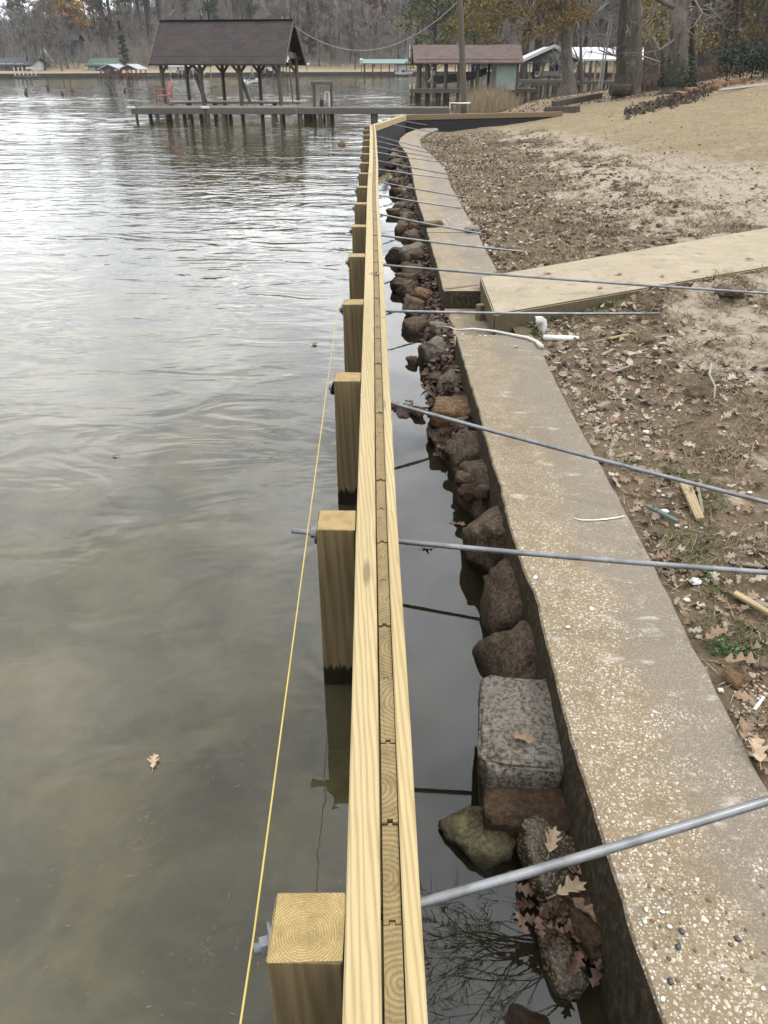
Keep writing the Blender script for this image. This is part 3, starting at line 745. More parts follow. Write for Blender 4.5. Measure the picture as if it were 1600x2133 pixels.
while y < Y_END - .1:
    X0, X1 = wall_x(y - .1), wall_x(y + .1); o = WW + WP / 2 + .003
    ob = link('plank', pm[k % 4], bulk); ob.location = to_b((wall_x(y) + o, y, ZW - .004 - rp.uniform(0, .008))); ob.rotation_euler = (0, 0, math.atan2(-(X1 - X0), .2) + (math.pi if False else 0))
    y += .2335; k += 1
# the two return legs at the far end
def leg(a, b, front, back, mat_f, mat_b, first):
    d = (b - a).to_2d(); L = d.length; t = d / L; nrm = Vector((t.y, -t.x))
    sweep_board('front_waler', mat_f, [tuple(a.to_2d()), tuple(b.to_2d())], 0, WW, ZW - .19, ZW - .002)
    sweep_board('back_waler', mat_b, [tuple(a.to_2d()), tuple(b.to_2d())], WW + WP + .006, WW + WP + .006 + WB, ZW - .15, ZW)
    n = int(L / .2335)
    for i in range(n):
        q = a.to_2d() + t * (.12 + i * .2335) + nrm * (WW + WP / 2 + .003)
        ob = link('plank', pm[i % 4], bulk); ob.location = to_b((q.x, q.y, ZW - .004)); ob.rotation_euler = (0, 0, math.atan2(-t.x, t.y))
    f = MB(); o = WW + WP + .012
    A = a.to_2d() + nrm * o; B = b.to_2d() + nrm * o; A2, B2 = A + nrm * .006, B + nrm * .006
    f.prism([to_b((*q, 0))[:2] for q in (A, A2, B2, B)], -.6, ZW - .152)
    fo = f.build('filter_fabric', M['fabric_black'], bulk); fo['label'] = 'black filter cloth hung on the inside of the return wall'
leg(CORNER1, CORNER2, 0, 0, M['pine'], M['pine'], True)
leg(CORNER2, CORNER3, 0, 0, M['pine_brown'], M['pine_brown'], False)
# filter cloth on the inside of the far end of the straight run
fb = MB(); pth = wall_path(13.5, Y_END); o = WW + WP + .012
for (x0, y0), (x1, y1) in zip(pth, pth[1:]):
    fb.prism([to_b((x0 + o, y0, 0))[:2], to_b((x0 + o + .005, y0, 0))[:2], to_b((x1 + o + .005, y1, 0))[:2], to_b((x1 + o, y1, 0))[:2]], -.6, ZW - .142)
fb.build('filter_fabric', M['fabric_black'], bulk)
# square posts on the lake side
def post_mesh(seed, top=0.0):
    rnd = random.Random(seed); mb = MB(); mb.box((0, 0, -.9), (POST, POST, 1.8), 0, .004)
    mb.v = [(x + .003 * mnoise.noise(Vector((x * 9, y * 9, z * 2 + seed))), y + .003 * mnoise.noise(Vector((z * 2, x * 9, seed))), z + (rnd.uniform(-.003, .003) if z > -.1 else 0)) for x, y, z in mb.v]
    return mb.mesh('post', M['post'])
pms = [post_mesh(s) for s in range(3)]
POST_Y = [P(600, yy, ZW).y for yy in (2003, 1100, 793, 632, 534, 471)]
while POST_Y[-1] < Y_END - 1.2: POST_Y.append(POST_Y[-1] + 1.46)
POSTS = []
for i, py in enumerate(POST_Y):
    c = (wall_x(py + POST / 2) - POST / 2 - .002, py + POST / 2)
    ob = link('post', pms[i % 3], bulk); ob.location = to_b((c[0], c[1], ZW - .003 - .004 * (i % 2))); ob.rotation_euler = (0, 0, R(random.uniform(-1.2, 1.2)))
    POSTS.append(c)
for q in (CORNER1.lerp(CORNER2, .5), CORNER2.lerp(CORNER3, .12), CORNER2.lerp(CORNER3, .4)):
    d = (CORNER2 - CORNER1 if q.x < CORNER2.x else CORNER3 - CORNER2).normalized()
    ob = link('post', pms[0], bulk); ob.location = to_b((q.x - d.y * (POST / 2 + .002), q.y + d.x * (POST / 2 + .002), ZW - .006)); ob.rotation_euler = (0, 0, math.atan2(-d.x, d.y))

# ------------------------------------------------------------------ galvanized tie rods
ZR = .695
def tie_rod(start, end, r, label, stick=.045, bare=False, group='tie rods holding the new wall'):
    """start: where the rod leaves the lake face, end: its inland end"""
    d = (end - start).normalized(); t = thing('tie_rod', label, 'rod', tuple(start), 0, group)
    pts = [start - d * stick + (end - start + d * stick) * (i / 10) for i in range(11)]
    sag = .012
    mb = MB(); mb.tube([p - start - Vector((0, 0, sag * math.sin(math.pi * i / 10))) for i, p in enumerate(pts)], r, 10); mb.build('rod', M['galv'], t, smooth=True)
    if not bare:
        w = MB(); w.tube([-d * .006, Vector((0, 0, 0))], .042, 20); w.build('washer', M['galv'], t)
        n = MB(); n.tube([-d * .026, -d * .006], .021, 6); n.build('nut', M['galv'], t)
    return t
def lake_face(i): c = POSTS[i]; return Vector((c[0] - POST / 2 - .0015, c[1], ZR))
RODS = [  # post, pixel of the inland end, height there, label
    (0, (1760, 1618), .69, 'nearest galvanized tie rod, slanting up to the right across the concrete'),
    (1, (1800, 1207), .63, 'galvanized tie rod whose threaded end sticks far out of the second post'),
    (2, (1740, 1082), .47, 'galvanized tie rod slanting down over the rusty brown stone'),
    (3, (1375, 653), .40, 'galvanized tie rod running level past the white pipe elbow'),
    (4, (1660, 615), .52, 'long galvanized tie rod crossing above the concrete walkway'),
    (5, (1112, 526), .36, 'tie rod ending in brown soil just beyond the walkway'),
    (6, (1012, 488), .36, 'tie rod ending beside the pale broken block on the old wall'),
    (7, (967, 434), .36, 'tie rod eighth from the camera, ending at the old wall edge')]
for i, (a, b), z, lab in RODS:
    s = lake_face(i); tie_rod(s, P(a, b, z), .0105 if i else .0115, lab, .10 if i == 1 else (.03 if i else .038))
far_ends = [(963, 410), (938, 372), (981, 371), (914, 337), (902, 328), (893, 318), (910, 314)]
for k, e in enumerate(far_ends):
    if 8 + k < len(POSTS): tie_rod(lake_face(8 + k), P(*e, .40), .0105, 'thin tie rod at the far end of the new wall', .03)
for a, e in (((808, 255), (912, 277)), ((824, 247), (908, 263))):
    s = P(*a, ZR); tie_rod(s + Vector((-.12, .1, 0)), P(*e, .40), .0105, 'thin tie rod leaving the angled return wall', .03)

# mason's line along the posts
ln = [Vector((POSTS[i][0] - POST / 2 - .034 - .002 * i, POSTS[i][1], .722)) for i in range(0, 6)]
ln = [Vector((ln[0].x - .006, -.6, .728))] + [Vector((lerp(ln[0].x, ln[-1].x, t) - .004, lerp(ln[0].y, ln[-1].y, t), .722 - .01 * math.sin(math.pi * t))) for t in [i / 12 for i in range(13)]]
sl = MB(); sl.tube([p - ln[0] for p in ln], .0021, 5)
so = sl.build('string_line', M['string'], None, tuple(ln[0])); tag(so, 'yellow string line stretched along the lake side of the posts', 'string')
for t in (5, 6):
    kn = MB(); p = ln[t] - ln[0]; kn.tube([p + Vector((0, -.006, 0)), p, p + Vector((.001, .006, .001))], [.002, .0055, .002], 6); kn.build('knot', M['string'], so)

# ------------------------------------------------------------------ old concrete seawall
sea = thing('old_seawall', 'old worn seawall of pebbly tan concrete beside the rocks', 'seawall', (old_l(1.5), 1.5, 0))
def wall_segment(pairs, z, label=None):
    me_v, me_f, uvs = [], [], []
    acc = 0.0; prev = None; rows = []
    for (L, Rr) in pairs:
        L, Rr = Vector(L), Vector(Rr)
        if prev is not None: acc += (L - prev).length
        prev = L; w = (Rr - L).length; d = (Rr - L) / w
        j = .007 * mnoise.noise(Vector((L.y * 5, 2, 0))) + .009 * mnoise.noise(Vector((L.y * 23, 5, 0))); jr = .010 * mnoise.noise(Vector((Rr.y * 7, 9, 0)))
        rows.append([(-.02, -.55, 0), (j - .005, z - .10, .0), (j, z - .009, .01), (j + .007, z, .02)] + [(lerp(j + .007, w + jr - .01, q), z + .004 * mnoise.noise(Vector((L.x * 3 + q * 2, L.y * 2, 1))), w * q) for q in (.25, .5, .75)] + [(w + jr - .01, z, w), (w + jr, z - .012, w), (w, -.2, w)])
        for o, zz, u in rows[-1]:
            p = L + d * o; me_v.append((p.x - sea.location.x, p.y - sea.location.y, zz)); uvs.append((u, acc))
    n = len(rows[0])
    for i in range(len(rows) - 1):
        for k in range(n - 1):
            a = i * n + k; me_f.append((a, a + 1, a + 1 + n, a + n))
    m = (len(rows) - 1) * n; me_f.append(tuple(range(n))[::-1]); me_f.append(tuple(range(m, m + n)))
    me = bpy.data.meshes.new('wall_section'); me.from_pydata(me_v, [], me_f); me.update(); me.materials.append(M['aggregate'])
    ul = me.uv_layers.new(name='UVMap')
    for lp in me.loops: ul.data[lp.index].uv = uvs[lp.vertex_index]
    me.polygons.foreach_set('use_smooth', [True] * len(me.polygons))
    bm = bmesh.new(); bm.from_mesh(me); bmesh.ops.recalc_face_normals(bm, faces=bm.faces); bm.to_mesh(me); bm.free()
    me.set_sharp_from_angle(angle=R(32))
    o = link('wall_section', me, sea)
    if label: o['label'] = label
    return o
def ypairs(a, b, st):
    k = max(2, int((b - a) / st)); return [((old_l(lerp(a, b, i / k)), lerp(a, b, i / k)), (old_r(lerp(a, b, i / k)) , lerp(a, b, i / k))) for i in range(k + 1)]
Y7, Y6, YJ, YN = P(950, 697, ZO).y, P(924, 606, ZO).y, P(890, 484, ZO).y, P(1280, 1830, ZO).y
wall_segment(ypairs(-2.5, Y7 - .01, .05), ZO, 'near wall section strewn with pebbles and shells')
wall_segment(ypairs(Y7 + .01, Y6 - .03, .08), .20, 'low broken wall section beside the walkway slab')
wall_segment(ypairs(Y6, YJ - .012, .1), ZO)
endp = [(P(830, 297, ZO), P(874, 294, ZO)), (P(834, 288, ZO), P(876, 289, ZO)), (P(846, 278, ZO), P(884, 282, ZO)), (P(866, 270, ZO), P(896, 276, ZO)), (P(906, 264, ZO), P(914, 270, ZO))]
wall_segment(ypairs(YJ, END_Y - .4, .15) + [((a.x, a.y), (b.x, b.y)) for a, b in endp], ZO + .004)

# walkway slab on the bank
walk = thing('concrete_walkway', 'tan concrete walkway slab coming down to the old seawall', 'walkway', tuple(wk[1]))
def slab_piece(a, b):
    q = [wk[0].lerp(wk[3], a), wk[1].lerp(wk[2], a), wk[1].lerp(wk[2], b), wk[0].lerp(wk[3], b)]
    for p in q: p.z = .46 + .032 * max(0, (p.x - .9))
    bm = bmesh.new(); vs = [bm.verts.new(p - wk[1] + Vector((0, 0, dz))) for dz in (0, -.2) for p in q]
    bm.faces.new(vs[3::-1]); bm.faces.new(vs[4:])
    for i in range(4): bm.faces.new((vs[i], vs[(i + 1) % 4], vs[4 + (i + 1) % 4], vs[4 + i]))
    bmesh.ops.recalc_face_normals(bm, faces=bm.faces)
    bmesh.ops.bevel(bm, geom=list(bm.edges), offset=.012, segments=2, affect='EDGES')
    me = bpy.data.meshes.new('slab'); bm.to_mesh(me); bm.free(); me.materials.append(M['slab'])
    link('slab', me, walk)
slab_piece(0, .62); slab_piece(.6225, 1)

# rotten form board and small stake in the broken gap
g1 = MB(); g1.box((0, 0, 0), (.36, .03, .06), 0, .004); a, b = P(928, 607, .34), P(996, 598, .34)
o = g1.build('form_board', M['grey_scrap'], None, tuple((a + b) / 2), math.atan2(b.y - a.y, b.x - a.x)); tag(o, 'rotten grey form board lying across the gap in the old wall', 'board')
g1 = MB(); g1.box((0, 0, 0), (.07, .07, .16), .2, .005); o = g1.build('wooden_stake', M['pine_brown'], None, tuple(P(1001, 652, .26)), .3); tag(o, 'short square wooden stake by the corner of the walkway slab', 'stake')
g1 = MB(); g1.box((0, 0, 0), (.16, .05, .035), 0, .005); o = g1.build('concrete_chip', M['rock_pale'], None, tuple(P(967, 616, .235)), .3); tag(o, 'pale chip of concrete lying under the rotten board', 'rubble')

# ------------------------------------------------------------------ stones between the two walls
def stone_mesh(d, seed, box=.5, rough=.12, sub=4, facet=True):
    bm = bmesh.new(); bmesh.ops.create_icosphere(bm, subdivisions=sub, radius=1.0)
    off = Vector((seed * 7.3, seed * 3.1, seed * 5.7)); e = 1 - box; rq = random.Random(seed * 13 + 5); cuts = []
    for i in range(9 if facet else 0):
        cn = Vector((rq.uniform(-1, 1), rq.uniform(-1, 1), rq.uniform(-.6, 1))).normalized(); cuts.append((cn, rq.uniform(.70, .92)))
    for v in bm.verts:
        n = v.co.normalized(); p = Vector([math.copysign(abs(c) ** e, c) for c in n])
        p *= 1 / max(.001, (abs(p.x) ** 6 + abs(p.y) ** 6 + abs(p.z) ** 6) ** (1 / 6)) * box + (1 - box)
        k = 1 + rough * (mnoise.noise(n * 1.3 + off) * 1.5 + mnoise.noise(n * 3.1 + off) * .8 + mnoise.noise(n * 8 + off) * .38 + mnoise.noise(n * 17 + off) * .2)
        for cn, co_ in cuts:
            h = p.dot(cn) - co_
            if h > 0: p = p - cn * h * .92
        v.co = Vector((p.x * d[0] / 2 * k, p.y * d[1] / 2 * k, p.z * d[2] / 2 * k))
    me = bpy.data.meshes.new('stone'); bm.to_mesh(me); bm.free()
    me.polygons.foreach_set('use_smooth', [True] * len(me.polygons)); return me
def stone(px, py, z, d, rz, mat, label, box=.5, rough=.14, tilt=(0, 0), group=None, sub=4):
    stone.k += 1; me = stone_mesh(d, stone.k, box, rough, sub, box < .55); me.materials.append(M[mat])
    o = link('stone', me, None, tuple(P(px, py, z))); o.rotation_euler = (R(tilt[0]), R(tilt[1]), R(rz))
    return tag(o, label, 'stone', group)
stone.k = 0
def bank_z0(X, Y): return lerp(.17, -.16, sstep(-.02, .46, old_l(Y) - X))
stone(1089, 1525, .175, (.32, .42, .14), -7, 'rock_pale', 'pale flat block of stone with one brown leaf lying on it', .72, .07, (3, -2), sub=5)
stone(1093, 1655, .055, (.30, .36, .16), -4, 'rock_brown', 'wet dark brown block underneath the pale flat stone', .6, .09)
stone(992, 1738, .01, (.26, .21, .15), -25, 'rock_moss', 'olive mossy stone tapering into the water below the pale block', .2, .12)
stone(1150, 1800, .06, (.21, .26, .17), 15, 'rock_pebbly', 'pebbly conglomerate lump half buried in leaves under the nearest rod', .35, .16)
stone(1212, 1905, .05, (.15, .26, .15), 20, 'rock_brown', 'brown rock against the wall, covered by leaves, below the nearest rod', .3, .15)
stone(1165, 1995, -.01, (.125, .24, .13), 12, 'rock_pebbly', 'long pebbly stone in dark water near the bottom edge', .35, .1)
stone(1092, 2150, -.03, (.16, .16, .12), 30, 'rock_brown', 'rounded stone tip just breaking the water at the bottom edge', .2, .1)
stone(1088, 1378, .06, (.30, .40, .32), 15, 'rock_dark', 'dark brown stone right behind the pale flat block', .45, .12)
stone(1068, 1252, .08, (.30, .46, .34), 8, 'rock_dark', 'rough dark pear shaped stone, second behind the pale flat block', .3, .13, (-14, 0))
stone(1030, 1130, .09, (.33, .52, .34), 10, 'rock_dark', 'rough dark stone lying under the second tie rod', .3, .13, (-14, 0))
stone(1010, 1010, .10, (.30, .56, .34), 14, 'rock_dark', 'long dark stone leaning on the wall before the second rod', .35, .12, (-10, 0))
stone(985, 955, .08, (.27, .42, .32), 5, 'rock_dark', 'dark rounded stone behind the long leaning one', .3, .13)
stone(940, 862, .16, (.27, .26, .15), -8, 'rock_rust', 'rusty brown block stacked on a dark stone', .6, .09, (4, 3))
stone(930, 908, .03, (.29, .27, .17), -4, 'rock_dark', 'dark stone carrying the rusty brown block', .5, .11)
stone(950, 800, .13, (.25, .30, .22), 12, 'rock_grey', 'grey brown wedge of stone behind the rusty block', .35, .13, (-12, 8))
stone(907, 735, .10, (.26, .40, .24), 10, 'rock_grey', 'rounded grey brown stone with leaves heaped on its right', .4, .11)
stone(887, 745, .02, (.14, .34, .18), 4, 'rock_dark', 'dark stone low in the water left of the rounded grey one', .35, .12)
stone(922, 692, .13, (.22, .30, .16), 20, 'rock_grey', 'flat grey stone where the white hose ends', .4, .12, (-6, 6))
stone(866, 645, .06, (.28, .34, .22), -8, 'rock_dark', 'dark rounded stone under the level tie rod', .4, .12)
stone(890, 618, .14, (.22, .34, .13), 55, 'rock_rust', 'rust brown slab of stone lying aslant in the leaves', .5, .12, (10, 15))
stone(846, 602, .04, (.22, .32, .20), 0, 'rock_dark', 'black stone at the water edge by the broken wall gap', .35, .16)
stone(866, 568, .10, (.30, .34, .20), 12, 'rock_dark', 'dark stone just behind the fifth tie rod', .4, .14)
stone(858, 527, .15, (.32, .46, .22), -6, 'rock_grey', 'pale grey brown boulder in front of the sixth tie rod', .45, .1)
stone(834, 536, .04, (.20, .60, .22), 35, 'rock_dark', 'pointed dark stone jutting furthest into the channel', .45, .16)
stone(862, 497, .12, (.32, .5, .2), 15, 'rock_dark', 'flat dark stone behind the pale grey boulder', .5, .12, (0, 6))
fr = random.Random(8)
for i in range(46):
    Yf = 3.2 + (END_Y - 4.5) * fr.random() ** 1.2; Xf = old_l(Yf) - (fr.uniform(.05, .36) if Yf > 5 else fr.uniform(.04, .14)); s_ = fr.uniform(.08, .17) * (1 if Yf < 7 else 1.5)
    stone.k += 1; me = stone_mesh((s_, s_ * fr.uniform(.9, 1.7), s_ * .8), stone.k, .4, .16, 3); me.materials.append(M[fr.choice(('rock_dark', 'rock_dark', 'rock_brown', 'rock_grey'))])
    o = link('stone', me, None, (Xf, Yf, max(.0, bank_z0(Xf, Yf)) + .03), fr.uniform(0, 6)); tag(o, 'small dark filler stone wedged between the big ones along the wall', 'stone', 'filler stones along the old wall')
for px, py, z, d, rz, mat in ((836, 474, .06, (.24, .40, .2), 0, 'rock_dark'), (848, 455, .09, (.26, .4, .2), 10, 'rock_grey'), (840, 432, .05, (.3, .5, .2), 0, 'rock_dark'),
                              (849, 399, .12, (.36, .55, .22), -5, 'rock_grey'), (846, 412, .02, (.3, .4, .2), 8, 'rock_dark'), (834, 366, .10, (.30, .60, .24), 5, 'rock_dark'),
                              (826, 380, .03, (.3, .5, .18), 5, 'rock_dark'), (832, 340, .09, (.44, .7, .26), 0, 'rock_dark'), (822, 328, .08, (.4, .7, .24), 0, 'rock_grey'), (818, 345, .03, (.3, .8, .2), 20, 'rock_dark'), (826, 318, .10, (.4, .9, .3), 0, 'rock_dark')):
    stone(px, py, z, d, rz, mat, 'stone in the far dark end of the row along the old wall', .4, .14, group='stones in the far end of the row', sub=3)

# rubble and leaf mould packed between the stones and the old wall
def bank_z(X, Y):
    t = (old_l(Y) - X)
    return lerp(.17, -.16, sstep(-.02, .46, t)) - .36 * (1 - sstep(3.7, 4.6, Y)) * sstep(.0, .2, t + .1) + .03 * mnoise.noise(Vector((X * 8, Y * 5, 0)))
rb = MB(); ysr = [.3 + i * .12 for i in range(int((END_Y - .8) / .12))]; k = 9
for Y in ysr:
    for i in range(k): X = old_l(Y) + .03 - .62 * i / (k - 1); rb.v.append((X, Y, bank_z(X, Y)))
for j in range(len(ysr) - 1):
    for i in range(k - 1): a = j * k + i; rb.f.append((a, a + k, a + k + 1, a + 1))
tag(rb.build('rubble_bank', plain('leaf_mould', (.045, .028, .018), .9, .35, 14, bump=.02), smooth=True), kind='structure')
# ------------------------------------------------------------------ boathouses, docks and houses
def roof_mesh(L, W, ez, rz, ov, ove, th, mat, hip=0.0):
    """gable (or hipped) roof over a plan L x W centred on the origin, ridge along local X; the map runs in metres"""
    hl, hw = L / 2 + ov, W / 2 + ove; drop = (rz - ez) / (W / 2) * ove
    e = ez - drop; rl = hl - hip
    q = [(-hl, -hw, e), (hl, -hw, e), (hl, hw, e), (-hl, hw, e), (-rl, 0, rz), (rl, 0, rz)]
    v = q + [(x, y, z - th) for x, y, z in q]
    f = [(0, 1, 5, 4), (2, 3, 4, 5), (1, 0, 6, 7), (3, 2, 8, 9), (7, 6, 10, 11), (9, 8, 11, 10)]
    if hip: f += [(1, 2, 5), (3, 0, 4), (8, 7, 11), (6, 9, 10), (2, 1, 7, 8), (0, 3, 9, 6)]
    else: f += [(1, 7, 11, 5), (5, 11, 8, 2), (0, 4, 10, 6), (4, 3, 9, 10)]
    me = bpy.data.meshes.new('roof'); me.from_pydata(v, [], f); me.update(); me.materials.append(mat)
    ul = me.uv_layers.new(name='UVMap'); sl = math.hypot(hw, rz - e) / max(.01, rz - e)
    for lp in me.loops:
        p = v[lp.vertex_index]; ul.data[lp.index].uv = (p[0] if abs(p[1]) > -1 else p[1], (p[2] - e) * sl)
    return me
def bar(mb, a, b, w, h=None):
    """a square timber from a to b"""
    a, b = Vector(a), Vector(b); h = h or w; t = (b - a).normalized()
    up = Vector((0, 0, 1)) if abs(t.z) < .95 else Vector((0, 1, 0))
    s = t.cross(up).normalized() * w / 2; u = s.normalized().cross(t) * h / 2
    vs = [tuple(p + x * s + y * u) for p in (a, b) for x, y in ((-1, -1), (1, -1), (1, 1), (-1, 1))]
    mb.add(vs, [(0, 1, 2, 3), (7, 6, 5, 4), (0, 4, 5, 1), (1, 5, 6, 2), (2, 6, 7, 3), (3, 7, 4, 0)])
def boards(mb, x0, x1, y0, y1, z, th, w, along='Y', gap=.015):
    """deck boards laid side by side"""
    a, b = (x0, x1) if along == 'Y' else (y0, y1); n = max(1, int((b - a) / w)); w = (b - a) / n
    for i in range(n):
        c = a + (i + .5) * w; dz = random.uniform(-.006, .006)
        if along == 'Y': mb.box((c, (y0 + y1) / 2 + random.uniform(-.03, .03), z - th / 2 + dz), (w - gap, y1 - y0, th))
        else: mb.box(((x0 + x1) / 2, c, z - th / 2 + dz), (x1 - x0, w - gap, th))

# --- the dark roofed boathouse
BH = Vector((-4.75, 40.1, 0)); BL, BWd = 5.62, 3.1
bh = thing('boathouse', 'open boathouse with a dark shingle roof on grey posts', 'boathouse', tuple(BH), R(-9))
EV, RG = 2.52, 3.92
rf = link('roof', roof_mesh(BL, BWd, EV, RG, .42, .38, .07, M['shingle_dark']), bh); rf.location = (-BL / 2, BWd / 2, 0)
cap = MB(); cap.box((-BL / 2, BWd / 2, RG + .005), (BL + .86, .24, .03)); cap.build('ridge_cap', M['shingle_dark'], rf).location = (BL / 2, -BWd / 2, 0)
for s, x in ((1, .40), (-1, -BL - .40)):
    fm = MB()
    for sd in (-1, 1): bar(fm, (x, BWd / 2 + sd * (BWd / 2 + .38), EV - .40), (x, BWd / 2 + sd * .02, RG - .05), .03, .13)
    fm.build('barge_board', M['grey_wood'], bh)
gb = MB(); gb.box((.05, BWd / 2, EV + .0), (.05, BWd - .1, .24)); gb.build('gable_beam', M['grey_wood'], bh)
gt = MB(); gt.add([(-.10, .15, EV + .12), (-.10, BWd - .15, EV + .12), (-.10, BWd / 2, RG - .12), (-.14, .15, EV + .12), (-.14, BWd - .15, EV + .12), (-.14, BWd / 2, RG - .12)], [(0, 1, 2), (5, 4, 3), (0, 3, 4, 1), (1, 4, 5, 2), (2, 5, 3, 0)])
gt.build('gable_panel', M['dark_paint'], bh)
for j in range(2):
    bm_ = MB(); bar(bm_, (-BL - .2, j * BWd, EV - .08), (.2, j * BWd, EV - .08), .09, .2); bm_.build('eave_beam', M['grey_wood'], bh)
for i in range(4):
    x = -BL * i / 3
    tb = MB(); bar(tb, (x, 0, EV - .05), (x, BWd, EV - .05), .06, .18); tb.build('tie_beam', M['grey_wood'], bh)
    for j in range(2):
        p = MB(); y = j * BWd; tl = random.uniform(-.05, .05)
        p.tube([(x + tl, y, -1.2), (x + tl * .6, y, .6), (x, y, EV - .05)], [.10, .095, .085], 8); p.build('post', M['grey_post'], bh)
        br = MB()
        for sd in (-1, 1):
            if (i == 0 and sd > 0) or (i == 3 and sd < 0): continue
            bar(br, (x, y, EV - .75), (x + sd * .52, y, EV - .14), .05, .12)
        br.build('brace', M['grey_post'], bh)
for x in (-3.9, -1.75):
    b_ = MB(); bar(b_, (x - .2, .25, 1.75), (x + .22, .2, .6), .12); b_.build('leaning_post', M['grey_post'], bh)
lp = MB(); bar(lp, (.25, 1.2, .6), (.1, 1.4, EV - .1), .05); bar(lp, (.3, 1.8, 1.6), (.1, 1.6, EV - .2), .05); lp.build('brace', M['grey_post'], bh)
for k, (y, z) in enumerate(((.9, EV - .22), (1.1, EV - .12))):
    fl = MB(); fl.lathe((.12, y, z), [(.02, .12), (.05, .1), (.07, 0), (.10, -.06), (.0, -.05)], 10); fl.build('floodlight', M['light_globe'], bh)
# --- its dock
DZ = .56; DX0, DX1, DX2 = -10.75, -2.75, 2.8; DY0, DY1 = 36.9, 42.6
dock = thing('dock', 'long weathered grey dock on piles under the dark boathouse', 'dock', (DX0, DY0, 0))
def D(x, y, z): return (x - DX0, y - DY0, z)
for nm, x0, x1, y0, y1 in (('deck', DX0, DX1, DY0, DY0 + 2.1), ('deck', DX1, DX2, DY0, DY0 + 1.2)):
    mb = MB(); boards(mb, x0 - DX0, x1 - DX0, 0, y1 - DY0, DZ, .045, .15); o = mb.build(nm, M['grey_wood'], dock); o['kind'] = 'stuff'
mb = MB(); boards(mb, 0, .9, 2.1, DY1 - DY0, DZ, .045, .15, 'X'); boards(mb, DX1 - DX0 - 1.2, DX1 - DX0, 2.1, DY1 - DY0, DZ, .045, .15, 'X'); boards(mb, .9, DX1 - DX0 - 1.2, 5.0, DY1 - DY0, DZ, .045, .15, 'X')
mb.build('deck', M['grey_wood'], dock)['kind'] = 'stuff'
for x0, x1, dz in ((DX0, -7.62, 0), (-7.58, DX1 - 1, -.01), (DX1 - .98, DX2, .0)):
    mb = MB(); mb.box(((x0 + x1) / 2 - DX0, -.03, DZ - .135 + dz), (x1 - x0, .05, .2), 0, .006); mb.build('fascia', M['grey_wood'], dock)
for x in (DX0 + .0, -7.6):
    mb = MB(); mb.box((x - DX0, -.04, DZ + .01), (.34, .14, .09), 0, .02); o = mb.build('bumper_cap', M['white_paint'], dock)
mb = MB(); mb.box((3.6, 5.75, DZ + .03), (6.6, .12, .06)); mb.build('edge_strip', M['white_paint'], dock)
for k, px in enumerate((285, 313, 328, 355, 368, 384, 399, 419, 433, 448, 466, 480, 506, 547, 569, 591, 626, 637, 644, 655, 667, 676, 685, 692)):
    q = PY(px, 240, DY0 + .08 + (.0 if k % 3 else .9) + .5 * (k % 2)); mb = MB(); r = .085 if k % 3 else .06
    mb.tube([(q.x - DX0 + random.uniform(-.04, .04), q.y - DY0, -1.0), (q.x - DX0, q.y - DY0, DZ - .05)], r, 8); mb.build('pile', M['grey_post'], dock)
for x in (-.42, 1.6):
    for y in (.15, 1.05): mb = MB(); mb.tube([(x - DX0, y, -1), (x - DX0, y, DZ - .05)], .15, 8); mb.build('pile', M['grey_post'], dock)
for x in (-9.5, -8.2, -6.9, -5.3, -3.6): mb = MB(); mb.tube([(x - DX0, 5.3, -1), (x - DX0, 5.3, DZ - .05)], .1, 8); mb.build('pile', M['grey_post'], dock)
# --- red metal chair on the dock
c0 = PY(343, 217, 38.3); ch = thing('metal_chair', 'red metal lawn chair at the left end of the dock', 'chair', (c0.x, 38.3, DZ), R(-60))
mb = MB(); mb.box((0, 0, .42), (.52, .50, .03), 0, .01); mb.build('seat', M['chair_red'], ch)
mb = MB()
for i in range(9):
    x = -.25 + i * .0625; hgt = .86 + .09 * math.sqrt(max(0, 1 - (x / .3) ** 2)); bar(mb, (x, .25, .42), (x, .36, hgt), .042, .012)
for z, y in ((.56, .28), (.70, .31), (.84, .345)): bar(mb, (-.27, y, z), (.27, y, z), .014, .04)
mb.build('backrest', M['chair_red'], ch)
mb = MB(); mb.tube([(-.28, .25, .42), (-.28, .35, .80), (-.2, .37, .92), (0, .375, .96), (.2, .37, .92), (.28, .35, .80), (.28, .25, .42)], .018, 6); mb.build('back_frame', M['chair_red'], ch)
for s in (-1, 1):
    mb = MB(); mb.tube([(s * .28, .30, .63), (s * .30, 0, .66), (s * .30, -.24, .64), (s * .29, -.25, .4)], .017, 6); mb.build('armrest', M['chair_red'], ch)
    for y0, y1 in ((-.24, -.28), (.24, .32)): mb = MB(); mb.tube([(s * .27, y0, .42), (s * .28, y1, 0)], .017, 6); mb.build('leg', M['chair_red'], ch)
# --- fish cleaning table with a pump under it
c0 = PY(673, 217, 38.2); tb = thing('cleaning_table', 'small square fish cleaning table at the right of the dock', 'table', (c0.x, 38.2, DZ))
mb = MB(); mb.box((0, 0, .90), (.95, .62, .12), 0, .01); mb.build('table_top', M['grey_wood'], tb)
for sx in (-1, 1):
    for sy in (-1, 1): mb = MB(); mb.box((sx * .38, sy * .24, .42), (.08, .08, .84)); mb.build('leg', M['grey_post'], tb)
mb = MB(); mb.tube([(-.2, 0, .96), (-.12, 0, 1.05), (.0, 0, 1.07), (.08, 0, .97)], .012, 5); mb.build('faucet', M['galv'], tb)
pm_ = thing('water_pump', 'white water pump with bent pipe standing under the cleaning table', 'pump', (c0.x + .16, 38.15, DZ))
mb = MB(); mb.lathe((-.22, 0, 0), [(0.001, 0), (.09, 0), (.09, .22), (.05, .3), (.001, .3)], 10); mb.build('motor', M['black'], pm_)
